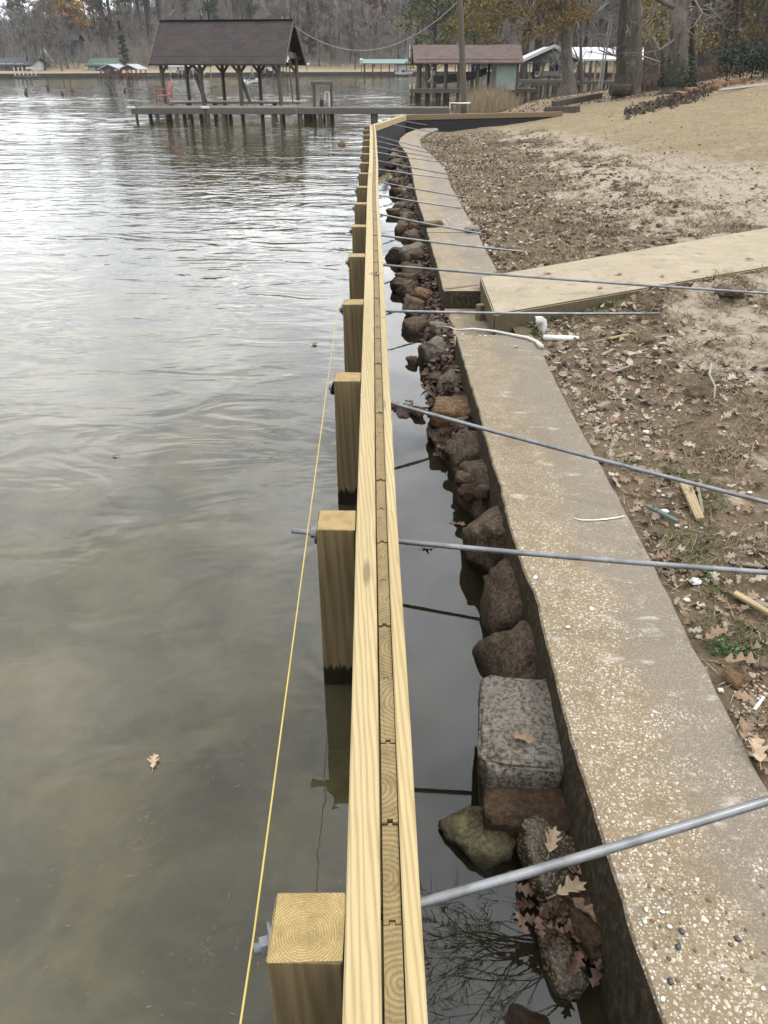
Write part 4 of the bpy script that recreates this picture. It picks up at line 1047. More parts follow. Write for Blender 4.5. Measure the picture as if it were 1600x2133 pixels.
mb = MB(); mb.tube([(.12, 0, 0), (.12, 0, .52), (.08, 0, .56), (-.02, 0, .56), (-.05, 0, .5), (-.05, 0, .25)], .035, 8); mb.build('pipe', M['pvc'], pm_)
# white rail at the shore end of the walkway
q = P(937, 221, .62); mb = MB(); mb.tube([(0, 0, -.5), (0, 0, .12), (.5, .2, .10), (.9, .4, .1)], .03, 6); tag(mb.build('white_pipe_rail', M['pvc'], None, tuple(q)), 'short white pipe rail at the shore end of the dock', 'rail')

# --- overhead cable and leaning pole
pb = P(967, 217, .55); po = thing('utility_pole', 'leaning round timber pole on the bank by the dry reeds', 'pole', tuple(pb))
top = PY(948, -190, pb.y) - pb
mb = MB(); mb.tube([Vector((0, 0, -.6)), Vector((0, 0, 0)), top * .5 + Vector((.02, 0, 0)), top], [.155, .15, .13, .11], 10); mb.build('shaft', M['pole'], po, smooth=True)
pk = BH + Vector((.42, 1.4, RG - .12)); ce = pb + top * .56
mb = MB(); pts = []
for i in range(25):
    t = i / 24; p = pk.lerp(ce, t); s = 1.47 * 4 * t * (1 - t); pts.append(p - Vector((0, 0, s)) - pk)
mb.tube(pts, .012, 5); tag(mb.build('overhead_cable', M['cable'], None, tuple(pk)), 'pale cable sagging from the dark boathouse gable to the pole', 'cable')

# --- the brown boathouse with the mint shed
Y0 = 60.0; a, b = PY(868, 183, Y0), PY(1078, 183, Y0); L = b.x - a.x; dz = .70; ev = PY(950, 127, Y0).z + .1; rg = PY(950, 93, Y0 + 1.6).z
br = thing('boathouse', 'brown roofed boathouse with a pale green shed at its right end', 'boathouse', (a.x, Y0, 0))
W = 3.3; rf = link('roof', roof_mesh(L, W, ev, rg, .25, .35, .08, M['shingle_brown']), br); rf.location = (L / 2, W / 2, 0)
for i, fx in enumerate((.01, .10, .28, .41, .60, .72)):
    for j in range(2):
        if fx > .7 and j == 0: continue
        mb = MB(); mb.tube([(fx * L + (.3 if j else 0), j * W, -1.2), (fx * L + (.3 if j else 0), j * W, ev)], .10, 7); mb.build('post', M['grey_post'], br)
for j in range(2): mb = MB(); bar(mb, (0, j * W, ev - .1), (L, j * W, ev - .1), .08, .22); mb.build('eave_beam', M['grey_wood'], br)
sx0 = PY(1033, 183, Y0).x - a.x; mb = MB(); mb.box(((sx0 + L - .12) / 2, W / 2, (dz - .1 + ev) / 2), (L - .12 - sx0, W - .1, ev - dz + .1)); shd = mb.build('shed', M['mint'], br)
mb = MB()
for i in range(6): mb.box((sx0 + .1 + i * (L - sx0 - .3) / 5, .035, (dz + ev) / 2), (.03, .03, ev - dz - .05))
mb.build('batten', M['mint'], shd)
mb = MB(); mb.box((sx0 + .9, .03, ev - .25), (.9, .05, .06)); mb.build('door_track', M['grey_wood'], shd)
mb = MB(); mb.add([(L - .1, 0.02, dz - .1), (L - .1, W - .02, dz - .1), (L - .1, W - .02, ev), (L - .1, W / 2, rg - .12), (L - .1, .02, ev), (L, 0.02, dz - .1), (L, W - .02, dz - .1), (L, W - .02, ev), (L, W / 2, rg - .12), (L, .02, ev)], [(0, 1, 2, 3, 4), (9, 8, 7, 6, 5), (0, 4, 9, 5), (4, 3, 8, 9), (3, 2, 7, 8), (0, 5, 6, 1), (1, 6, 7, 2)])
mb.build('end_wall', M['maroon'], br)
mb = MB(); mb.lathe((PY(901, 135, Y0 + 1).x - a.x, 1, PY(901, 133, Y0 + 1).z), [(.001, -.2), (.16, -.15), (.22, 0), (.2, .16), (.001, .18)], 10); mb.build('hanging_float', M['cream'], br)
# dock in front of it
q0, q1 = PY(853, 183, Y0 - .6), PY(985, 183, Y0 - .6); dk = thing('dock', 'low grey dock in front of the brown boathouse', 'dock', (q0.x, Y0 - .8, 0))
mb = MB(); boards(mb, 0, q1.x - q0.x, 0, 1.0, dz, .05, .16); mb.build('deck', M['grey_wood'], dk)['kind'] = 'stuff'
mb = MB(); mb.box(((q1.x - q0.x) / 2, -.03, dz - .16), (q1.x - q0.x, .05, .2)); mb.build('fascia', M['grey_wood'], dk)
for px in (857, 864, 869, 873, 911, 917, 935, 970): q = PY(px, 195, Y0 - .6); mb = MB(); mb.tube([(q.x - q0.x, .2 + .5 * (px % 2), -1), (q.x - q0.x, .2 + .5 * (px % 2), dz - .05)], .09, 7); mb.build('pile', M['grey_post'], dk)
for px in (855, 863): q = PY(px, 180, Y0 - .6); mb = MB(); mb.tube([(q.x - q0.x, .1, dz - .4), (q.x - q0.x - .03, .1, dz + .26)], .035, 6); mb.build('white_stake', M['pvc'], dk)
# jon boat on the lift
def hull(L, W, H, mat, name, parent, rake=.25, n=9):
    mb = MB(); pr = []
    for i in range(n):
        t = i / (n - 1); x = t * L; w = W / 2 * (1 - max(0, (t - .55) / .45) ** 2.2 * .85); up = rake * max(0, (t - .5) / .5) ** 2
        pr.append([(x, -w, H + up * .6), (x, -w * .88, .1 + up), (x, -w * .4, up), (x, w * .4, up), (x, w * .88, .1 + up), (x, w, H + up * .6), (x, w * .9, H + up * .6), (x, w * .75, .14 + up), (x, -w * .75, .14 + up), (x, -w * .9, H + up * .6)])
    k = 10; mb.v = [p for r in pr for p in r]
    for i in range(n - 1):
        for j in range(k): a = i * k + j; c = i * k + (j + 1) % k; mb.f.append((a, c, c + k, a + k))
    mb.f.append(tuple(range(k))); mb.f.append(tuple(range((n - 1) * k, n * k))[::-1])
    o = mb.build(name, mat, parent); return o
def outboard(parent, x, z, mat):
    mb = MB(); mb.box((x - .1, 0, z + .32), (.34, .26, .34), 0, .06); mb.build('motor_cowl', mat, parent)
    mb = MB(); mb.tube([(x - .12, 0, z + .2), (x - .35, 0, z - .05), (x - .55, 0, z - .25)], [.06, .05, .06], 6); mb.build('motor_leg', mat, parent)
q = PY(908, 176, 60.9); jb = thing('jon_boat', 'olive green flat boat raised on the lift in the brown boathouse', 'boat', (q.x, 61.2, q.z + .02), R(4)); jb.rotation_euler = (0, R(-5), R(4))
hull(3.6, 1.25, .5, M['boat_green'], 'hull', jb, .32); outboard(jb, -.02, .35, M['boat_white'])
mb = MB(); bar(mb, (3.3, -.25, .52), (3.62, .0, .72), .03); mb.build('bow_trim', M['boat_white'], jb)

# --- the other boathouses along the far shores: pixel extents and distance
def far_boathouse(label, x0, x1, y_ridge, y_eave, y_deck, Y, roof, post, W=4.5, npost=4, rz=0.0, wall=None, gable=False, deckx=1.0, trim=None):
    a, b = PY(x0, y_deck, Y), PY(x1, y_deck, Y); L = b.x - a.x; ev = PY(x0, y_eave, Y).z; rg = PY(x0, y_ridge, Y + W / 2).z; dz = max(.45, a.z)
    t = thing('boathouse', label, 'boathouse', (a.x, Y, 0), R(rz))
    if gable:
        me = roof_mesh(W, L, ev, rg, .3, .25, .14, roof); r_ = link('roof', me, t, (L / 2, W / 2, 0), R(90))
        g_ = MB(); g_.add([(.1, 0, ev), (L - .1, 0, ev), (L / 2, 0, rg - .15), (.1, .06, ev), (L - .1, .06, ev), (L / 2, .06, rg - .15)], [(0, 1, 2), (5, 4, 3), (0, 3, 4, 1), (1, 4, 5, 2), (2, 5, 3, 0)]); g_.build('gable_end', M['dark_paint'] if not wall else wall, t)
        if trim:
            for s in (0, 1): mb = MB(); bar(mb, (-.25 + s * (L + .5), -.33, ev - .15), (L / 2, -.33, rg + .02), .05, .24); mb.build('barge_board', trim, t)
    else: link('roof', roof_mesh(L, W, ev, rg, .2, .3, .14, roof), t, (L / 2, W / 2, 0))
    for i in range(npost):
        for j in range(2):
            mb = MB(); x = .15 + (L - .3) * i / (npost - 1); mb.box((x, .1 + j * (W - .2), (ev - 1) / 2), (.16, .16, ev + 1)); mb.build('post', post, t)
            if trim and j == 0 and npost < 6:
                mb = MB(); bar(mb, (x, .1, ev - .6), (x + .5, .1, ev - .05), .07); bar(mb, (x, .1, ev - .6), (x - .5, .1, ev - .05), .07); mb.build('brace', post, t)
    mb = MB(); boards(mb, -.3, L * deckx + .3, -.6, .5, dz, .08, .3); boards(mb, -.3, L * deckx + .3, W - .5, W + .6, dz, .08, .3); mb.build('deck', M['grey_wood'] if post is not M['red_paint'] else post, t)['kind'] = 'stuff'
    for i in range(npost + 2): mb = MB(); mb.box((L * deckx * i / (npost + 1), -.5, dz / 2 - .5), (.14, .14, dz + .9)); mb.build('pile', M['grey_post'], t)
    for j in range(2): mb = MB(); mb.box((L / 2, .1 + j * (W - .2), ev - .1), (L, .1, .22)); mb.build('eave_beam', post, t)
    if wall and not gable: mb = MB(); mb.box((L * .86, W / 2, (dz + ev) / 2), (L * .27, W - .5, ev - dz)); mb.build('locker_wall', wall, t)
    return t, L, W, dz, ev
def craft(label, px, py, Y, L, mat, rz=0.0, cover=None, name='motor_boat'):
    q = PY(px, py, Y); t = thing(name, label, 'boat', (q.x, Y, q.z), R(rz))
    hull(L, L * .36, L * .13, mat, 'hull', t, .2, 7)
    if cover:
        mb = MB(); n = 7
        for i in range(n):
            f = i / (n - 1); w = L * .18 * (1 - max(0, (f - .5) / .5) ** 2 * .8); h = L * .13 + .55 * math.sin(math.pi * min(1, f * .85 + .12))
            mb.v += [(f * L, -w, L * .12), (f * L, -w * .5, h * .85 + .1), (f * L, 0, h + .12), (f * L, w * .5, h * .85 + .1), (f * L, w, L * .12)]
        for i in range(n - 1):
            for j in range(4): a = i * 5 + j; mb.f.append((a, a + 1, a + 6, a + 5))
        mb.build('tarp', cover, t)
    else:
        mb = MB(); mb.box((L * .45, 0, L * .2), (L * .18, L * .2, L * .14), 0, .05); mb.build('console', M['black'], t); outboard(t, 0, L * .12, M['black'])
    return t
far_boathouse('open boathouse with a low white trimmed gable, right of the green shed', 1088, 1204, 97, 123, 176, 79, M['roof_white'], M['grey_post'], 5, 4, 0, None, True, 1.0, M['white_paint'])
far_boathouse('boathouse with a bright white metal roof behind the big trunks', 1197, 1356, 98, 120, 172, 84, M['roof_white'], M['scrap'], 5, 5, 0)
far_boathouse('long low white posted boathouse seen beyond the green shed', 985, 1118, 120, 130, 153, 138, M['shingle_grey'], M['white_paint'], 6, 6, 0, None, False, 1.0, M['white_paint'])
far_boathouse('far grey boathouse seen under the brown roof', 884, 978, 121, 131, 154, 150, M['shingle_grey'], M['grey_post'], 6, 5, 0)
far_boathouse('far boathouse with a green metal roof and red posts', 757, 848, 123, 131, 156, 168, M['roof_green'], M['red_paint'], 7, 6, 0, M['white_paint'])
far_boathouse('small dark roofed boathouse full of boats behind the dark boathouse', 545, 592, 129, 137, 155, 168, M['shingle_dark'], M['dark_paint'], 6, 3, 0)
far_boathouse('white boathouse with a boat lift on the far shore', 354, 428, 126, 136, 158, 156, M['roof_white'], M['white_paint'], 6, 4, 0)
far_boathouse('left half of the dark red twin boathouse with a silver roof', 209, 249, 133, 142, 160, 147, M['roof_red'], M['red_paint'], 6, 3, 0, None, True)
far_boathouse('right half of the dark red twin boathouse, its railed side', 252, 287, 133, 142, 160, 147.3, M['roof_red'], M['red_paint'], 6, 4, 0, None, True)
craft('boat under a bright blue tarp in the long white boathouse', 981, 146, 140, 4.2, M['boat_white'], 0, M['boat_blue'], 'covered_boat')
craft('white boat hanging in the far white boathouse', 374, 152, 158, 3.6, M['boat_white'], 20)
craft('white motor boat moored in the red twin boathouse', 218, 153, 149.5, 3.0, M['boat_white'], 0)
craft('motor boat in the white gabled boathouse', 1118, 160, 81, 3.6, M['boat_white'], 10)
craft('left white boat of the pair under the small dark boathouse', 551, 152, 170, 2.4, M['boat_white'], 70)
craft('right white boat of the pair under the small dark boathouse', 570, 152, 170, 2.4, M['boat_white'], 60)
craft('white boat moored at the green roofed boathouse', 824, 156, 166, 3.2, M['boat_white'], 0)
craft('boat with a tan cover on the shore by the tall white mast', 842, 150, 172, 3.4, M['boat_white'], 5, M['scrap'], 'covered_boat')
for px0, px1, py, Y, lab in ((1085, 1196, 166, 74, 'low grey dock right of the green shed'), (1190, 1345, 169, 77, 'low dock in front of the white metal roof'), (1040, 1120, 184, 62, 'short dark dock at the foot of the green shed'), (26, 80, 157, 141, 'low white railed dock on the far left shore'), (285, 330, 156, 150, 'dark red dock walkway beside the red twin boathouse')):
    a, b = PY(px0, py, Y), PY(px1, py, Y); t = thing('dock', lab, 'dock', (a.x, Y, 0)); L = b.x - a.x
    mb = MB(); boards(mb, 0, L, 0, 1.4, max(.4, a.z), .06, .25); mb.build('deck', M['grey_wood'], t)['kind'] = 'stuff'
    mb = MB(); mb.box((L / 2, -.03, max(.4, a.z) - .15), (L, .06, .18)); mb.build('fascia', M['grey_wood'], t)
    for i in range(5): mb = MB(); mb.box((.2 + (L - .4) * i / 4, .1, 0), (.14, .14, max(.4, a.z) * 2 - .06)); mb.build('pile', M['grey_post'], t)
    if px0 == 26:
        for i in range(6): mb = MB(); mb.box((.4 + i * (L - .8) / 5, .1, 1.0), (.12, .12, 1.2)); mb.build('railing_post', M['white_paint'], t)
        mb = MB(); bar(mb, (L * .6, .1, 1.5), (L * .9, .1, 1.5), .5, .3); mb.build('white_cover', M['white_paint'], t)
# --- houses on the far bank
def house(label, x0, x1, y_ridge, y_eave, y_base, Y, wallm, roofm, W=8, wins=(), base=None, hip=0.0, name='house'):
    a, b = PY(x0, y_base, Y), PY(x1, y_base, Y); L = b.x - a.x; ev = PY(x0, y_eave, Y).z; rg = PY(x0, y_ridge, Y + W / 2).z; gz = hill_z((a.x + b.x) / 2, Y)
    t = thing(name, label, 'house', (a.x, Y, 0)); z0 = min(gz - .5, a.z)
    mb = MB(); mb.box((L / 2, W / 2, (z0 + ev) / 2), (L, W, ev - z0)); mb.add([(0, .0, ev), (0, W, ev), (0, W / 2, rg - .2), (L, .0, ev), (L, W, ev), (L, W / 2, rg - .2)], [(0, 2, 1), (3, 4, 5)]) if not hip else None
    mb.build('wall', wallm, t)
    link('roof', roof_mesh(L, W, ev, rg, .4, .6, .15, roofm, hip), t, (L / 2, W / 2, 0))
    if base: mb = MB(); mb.box((L / 2, -.05, (z0 + a.z + .9) / 2), (L + .1, .1, a.z + .9 - z0)); mb.build('foundation', base, t)
    for fx, fw, fy, fh in wins:
        zc = lerp(a.z, ev, fy); f = MB(); f.box((fx * L, -.04, zc), (fw + .2, .08, fh + .2)); fo = f.build('window', M['white_paint'], t)
        g_ = MB(); g_.box((fx * L, -.09, zc), (fw, .04, fh)); g_.build('pane', M['glass'], fo)
    return t, L, ev
house('low white house with a brick base at the left edge', -40, 66, 120, 133, 149, 158, M['white_paint'], M['shingle_grey'], 8, ((.42, 1.6, .5, 1.2), (.62, .9, .5, 1.2), (.80, .9, .5, 1.2)), M['brick_red'])
t, L, ev = house('dark grey chalet with a raised attic behind bare trees', 92, 186, 108, 126, 150, 172, M['dark_paint'], M['shingle_grey'], 9, ((.62, 2.2, .45, 1.6), (.15, 1.0, .4, 1.4)))
mb = MB(); mb.box((L * .52, 4.5, ev + 2.4), (3.6, 3.2, 2.6)); mb.build('attic', M['dark_paint'], t); link('attic_roof', roof_mesh(3.6, 3.2, ev + 3.7, ev + 4.5, .4, .5, .12, M['shingle_grey']), t, (L * .52, 4.5, 0))
mb = MB(); bar(mb, (-1.6, -1, ev - 1.4), (1.0, -1, ev + 2.0), .25); bar(mb, (1.0, -1, ev + 2.0), (3.4, -1, ev - 1.4), .25); bar(mb, (-.6, -1, ev), (2.6, -1, ev), .15); mb.build('porch_gable', M['white_paint'], t)
house('small cream house with a dark green roof', 184, 236, 121, 134, 149, 162, M['cream'], M['roof_green_house'], 8, ((.4, 1.0, .5, 1.2), (.7, .8, .5, 1.2)))
house('white house on a grey base behind the dark boathouse posts', 425, 528, 112, 122, 145, 188, M['white_paint'], M['shingle_grey'], 8, ((.2, 1.2, .6, 1.4), (.5, 1.2, .6, 1.4), (.62, 1.0, .6, 1.4), (.84, 1.2, .6, 1.4)), M['grey_wood'])
house('red brick house with a steep dark hipped roof among trees', 668, 712, 93, 117, 138, 212, M['brick_red'], M['shingle_grey'], 7, ((.22, 1.6, .5, 2.0),), None, 2.2)
for px, lab in ((640, 'twin globe lamp post on the far shore'),):
    q = PY(px, 156, 177); t = thing('lamp_post', lab, 'lamp', (q.x, 177, q.z)); mb = MB(); mb.tube([(0, 0, -.4), (0, 0, 1.6)], .08, 6); mb.build('shaft', M['black'], t)
    for s in (-1, 1): mb = MB(); mb.lathe((s * .3, 0, 1.6), [(.001, 0), (.2, .1), (.24, .28), (.15, .42), (.001, .46)], 8); mb.build('globe', M['light_globe'], t)
q = PY(853, 148, 172); mb = MB(); mb.tube([(0, 0, -1), (0, 0, 4.4)], .1, 6); tag(mb.build('white_mast', M['white_paint'], None, (q.x, 172, q.z)), 'tall thin white mast by the green roofed boathouse', 'mast')
q = PY(753, 133, 172); t = thing('purple_martin_box', 'white bird house box on a pole left of the green roof', 'bird house', (q.x, 172, 0)); mb = MB(); mb.tube([(0, 0, 0), (0, 0, q.z)], .07, 6); mb.build('pole', M['grey_post'], t); mb = MB(); mb.box((0, 0, q.z + .3), (.6, .6, .7)); mb.add([(-.4, -.4, q.z + .65), (.4, -.4, q.z + .65), (.4, .4, q.z + .65), (-.4, .4, q.z + .65), (0, 0, q.z + 1.0)], [(0, 1, 4), (1, 2, 4), (2, 3, 4), (3, 0, 4)]); mb.build('box', M['white_paint'], t)
# low dark retaining wall along the far shore
sw = MB(); xs = [-120 + 4 * i for i in range(52)]
for x0, x1 in zip(xs, xs[1:]):
    y0, y1 = far_shore(x0) - .25, far_shore(x1) - .25; sw.add([(x0, y0, -.5), (x1, y1, -.5), (x1, y1, .62), (x0, y0, .62), (x0, y0 + .6, .62), (x1, y1 + .6, .62)], [(0, 1, 2, 3), (3, 2, 5, 4)])
tag(sw.build('shore_retaining_wall', M['dirtwall'], None), 'low dark retaining wall along the far shore', 'retaining wall')
# angler in a small boat out on the lake
q = P(516, 174, 0); ab = thing('fishing_boat', 'small fishing boat on open water seen through the boathouse posts', 'boat', tuple(q), R(68)); hull(3.0, 1.3, .42, M['boat_white'], 'hull', ab, .2, 8); outboard(ab, 0, .3, M['black'])
mb = MB(); mb.box((1.3, 0, .5), (.4, .5, .35), 0, .04); mb.build('seat', M['black'], ab)
def figure(loc, rz):
    J = [(0, 0, .0), (0, 0, .28), (0, .02, .5), (0, .03, .60), (0, .04, .74), (-.17, 0, .48), (-.24, .12, .26), (-.10, .32, .24), (.17, 0, .48), (.24, .12, .26), (.10, .34, .28), (-.10, .02, -.02), (-.12, .40, .02), (-.12, .44, -.40), (-.12, .56, -.42), (.10, .02, -.02), (.12, .40, .02), (.12, .44, -.40), (.12, .56, -.42), (0, .05, .84)]
    E = [(0, 1), (1, 2), (2, 3), (3, 4), (4, 19), (2, 5), (5, 6), (6, 7), (2, 8), (8, 9), (9, 10), (0, 11), (11, 12), (12, 13), (13, 14), (0, 15), (15, 16), (16, 17), (17, 18)]
    rad = [.16, .17, .16, .07, .105, .075, .055, .045, .075, .055, .045, .10, .075, .055, .05, .10, .075, .055, .05, .07]
    me = bpy.data.meshes.new('person'); me.from_pydata(J, E, []); me.update(); o = link('person', me, None, loc, rz)
    md = o.modifiers.new('skin', 'SKIN'); sv = me.skin_vertices[0].data
    for i, r_ in enumerate(rad): sv[i].radius = (r_, r_ * .85)
    sv[0].use_root = True; o.modifiers.new('sub', 'SUBSURF').levels = 1; me.materials.append(M['cloth_grey'])
    hd = MB(); hd.lathe((0, .05, .68), [(.001, -.02), (.07, 0), (.10, .06), (.105, .13), (.09, .19), (.05, .235), (.001, .245)], 10); hd.build('head', M['skin'], o, smooth=True)
    ht = MB(); ht.lathe((0, .05, .82), [(.155, 0), (.112, .015), (.108, .08), (.06, .115), (.001, .12)], 10); ht.build('cap', M['cloth_grey'], o)
    return o
tag(figure((q.x + 1.3 * math.cos(R(68)), q.y + 1.3 * math.sin(R(68)), .70), R(60)), 'seated person in a grey jacket and hat fishing from the small boat', 'person')
# snags poking out of the lake
for px, py, h in ((55, 199, .5), (100, 189, .6), (131, 199, .35), (152, 192, .3), (233, 195, .9), (260, 193, .35), (712, 303, .12)):
    q = P(px, py, 0); mb = MB(); r = random.uniform(-.3, .3)
    mb.tube([(0, 0, -.4), (r * .3 * h, 0, h * .5), (r * h, .1, h)], [.16 if h > .3 else .3, .12, .05], 6)
    if h > .5: mb.tube([(r * .3 * h, 0, h * .45), (r * .3 * h - .35, 0, h * .8)], [.06, .03], 5)
    tag(mb.build('dead_snag', M['stick_dark'] if h > .2 else M['rock_rust'], None, tuple(q)), 'dark stump sticking out of the lake left of the dock' if h > .2 else 'rusty lump awash in the lake before the dock', 'snag', 'stumps in the lake')
# ------------------------------------------------------------------ trees
def rvec(rnd): 
    while True:
        v = Vector((rnd.uniform(-1, 1), rnd.uniform(-1, 1), rnd.uniform(-1, 1)))
        if .05 < v.length < 1: return v.normalized()
def twig(mb, p, d, L, w, rnd):
    """a thin crooked twig as two slender triangles set at right angles"""
    s = d.cross(rvec(rnd)).normalized() * w; e = p + d * L + rvec(rnd) * L * .12
    mb.tri(p - s, p + s, e); s2 = d.cross(s).normalized() * w; mb.tri(p - s2, p + s2, e)
def grow(tr, cr, tips, p, d, L, r, depth, maxd, rnd, up=.25, spread=.75, n=3, tw=6, twl=1.0, tww=.02, sides=5):
    k = 4; pts = [p]; q = p.copy(); dd = d.copy()
    for i in range(k):
        dd = (dd + rvec(rnd) * .16 + Vector((0, 0, up * .12))).normalized(); q = q + dd * L / k; pts.append(q.copy())
    (tr if depth <= 1 else cr).tube(pts, [lerp(r, r * .55, i / k) for i in range(k + 1)], sides if depth <= 1 else 3, cap=False)
    tips.append((q, dd, depth))
    if depth >= maxd:
        for i in range(tw):
            t = rnd.random(); b = pts[int(t * k)]; twig(cr, b, (dd + rvec(rnd) * .9 + Vector((0, 0, .2))).normalized(), twl * rnd.uniform(.5, 1.2), tww, rnd)
        return
    for i in range(n):
        t = rnd.uniform(.35, 1.0) if i else 1.0; b = pts[min(k, int(t * k + .5))]
        nd = (dd * (1 - spread * .5) + rvec(rnd) * spread + Vector((0, 0, up))).normalized()
        grow(tr, cr, tips, b, nd, L * rnd.uniform(.58, .78), r * .52, depth + 1, maxd, rnd, up, spread, n, tw, twl, tww, sides)
def bare_proto(seed, h, mat_t, mat_c, lean=0.0, maxd=4, tw=7, n=3, twl=1.3, tww=.028, r0=.24, n0=7):
    rnd = random.Random(seed); tr, cr, tips = MB(), MB(), []
    pts = [Vector((0, 0, -.6))]; q = Vector((0, 0, 0))
    for i in range(7): pts.append(q.copy()); q = q + Vector((rnd.uniform(-.25, .25) + lean, rnd.uniform(-.25, .25), h * .8 / 6))
    tr.tube(pts, [lerp(r0 * 1.25, r0 * .25, i / 7) for i in range(8)], 7, cap=False)
    for i in range(n0):
        t = rnd.uniform(.3, 1.0) if i else 1.0; b = pts[min(7, int(1 + t * 6))]
        a = rnd.uniform(0, 6.28); d = Vector((math.cos(a), math.sin(a), rnd.uniform(.4, 1.1))).normalized()
        grow(tr, cr, tips, b, d, h * rnd.uniform(.16, .26), r0 * .42, 2, maxd, rnd, .3, .8, n, tw, twl, tww)
    return tr.mesh('trunk', mat_t), cr.mesh('crown', mat_c)
def leaf_quad(mb, p, s, rnd, flat=.0):
    a = rvec(rnd); b = a.cross(rvec(rnd)).normalized() * s; c = a.cross(b).normalized() * s * rnd.uniform(.5, .9)
    mb.add([tuple(p - b), tuple(p + c * .6), tuple(p + b), tuple(p - c * .6)], [(0, 1, 2, 3)])
def leafy_proto(seed, h, mat_t, mat_c, cw=.36, leaf=.2, count=5000, base=.25, r0=.25, clumps=60, droop=0.0, top=1.0):
    rnd = random.Random(seed); tr, cr, tips = MB(), MB(), []
    pts = [Vector((rnd.uniform(-.1, .1), rnd.uniform(-.1, .1), h * i / 7 - (.6 if i == 0 else 0))) for i in range(7)]
    tr.tube(pts, [lerp(r0 * 1.3, r0 * .2, i / 6) for i in range(7)], 7, cap=False)
    cs = []
    for i in range(clumps):
        t = rnd.random() ** .8; z = lerp(base, top, t) * h; w = cw * h * math.sin(math.pi * (.18 + .8 * t)) ** .8 * math.sqrt(rnd.random())
        a = rnd.uniform(0, 6.28); c = Vector((math.cos(a) * w, math.sin(a) * w, z - droop * w)); cs.append((c, rnd.uniform(.5, 1.2) * h * .085))
        b = Vector((0, 0, max(base * h * .6, z - w * .7))); tr.tube([b, b.lerp(c, .5) + Vector((0, 0, .06 * w)), c], [r0 * .22, r0 * .12, r0 * .04], 4, cap=False)
    per = count // clumps
    for c, s in cs:
        for i in range(per):
            v = rvec(rnd); p = c + Vector((v.x, v.y, v.z * .7)) * s * rnd.random() ** .4; leaf_quad(cr, p, leaf * rnd.uniform(.5, 1.1), rnd)
    return tr.mesh('trunk', mat_t), cr.mesh('crown', mat_c)
def pine_proto(seed, h, leaf=.30, count=4200, base=.38, r0=.26, cone=False, mat=None):
    rnd = random.Random(seed); tr, cr = MB(), MB()
    tr.tube([Vector((0, 0, -.6)), Vector((0, 0, h * .3)), Vector((.1, .05, h * .7)), Vector((0, 0, h * .98))], [r0 * 1.2, r0, r0 * .6, .04], 7, cap=False)
    nb = 46; per = count // nb
    for i in range(nb):
        t = rnd.random(); z = lerp(base, .99, t) * h; a = rnd.uniform(0, 6.28)
        w = h * (.20 * (1 - t) + .01 if cone else .17 * (math.sin(math.pi * (.25 + .7 * t))) ** .7) * rnd.uniform(.5, 1.1)
        e = Vector((math.cos(a) * w, math.sin(a) * w, z + (.0 if cone else .12 * w))); b = Vector((0, 0, z - .15 * w)); tr.tube([b, e], [.06, .02], 3, cap=False)
        for k in range(per):
            f = rnd.uniform(.25, 1.05); p = b.lerp(e, f) + rvec(rnd) * h * .034 * rnd.random() ** .5
            d = (rvec(rnd) + Vector((0, 0, .3))).normalized(); s = d.cross(rvec(rnd)).normalized() * .05
            cr.tri(p - s, p + s, p + d * leaf * rnd.uniform(.6, 1.3)) if k % 2 else leaf_quad(cr, p, leaf * .5, rnd)
    return tr.mesh('trunk', M['bark_pine']), cr.mesh('crown', mat or M['needle'])
def plant(name, label, meshes, loc, rz=0.0, s=1.0, group=None, sz=None):
    t = thing(name, label, 'tree', loc, rz, group); t.scale = (s, s, sz or s)
    link('trunk', meshes[0], t); link('crown', meshes[1], t); return t
rt = random.Random(21)
BARE = [bare_proto(100 + i, 13, M['bark_grey'] if i % 2 else M['bark_dark'], M[('twig_a', 'twig_b', 'twig_a', 'twig_c', 'twig_a')[i]], tw=12, twl=1.6, tww=.045, n=3, n0=9) for i in range(5)]
PINE = [pine_proto(200 + i, 16) for i in range(3)]
CEDAR = [pine_proto(210, 9, .28, 3600, .04, .18, True, M['needle_b'])]
ORANGE = leafy_proto(300, 12, M['bark_dark'], M['leaf_orange'], .36, .26, 5200, .32, .2, 70)
GOLD = leafy_proto(301, 12, M['bark_dark'], M['leaf_gold'], .34, .26, 6000, .12, .2, 80)
OLIVE = leafy_proto(302, 12, M['bark_dark'], M['leaf_olive'], .36, .24, 6500, .10, .2, 90)
RUST = leafy_proto(303, 8, M['bark_dark'], M['leaf_rust'], .34, .22, 2600, .2, .14, 45)
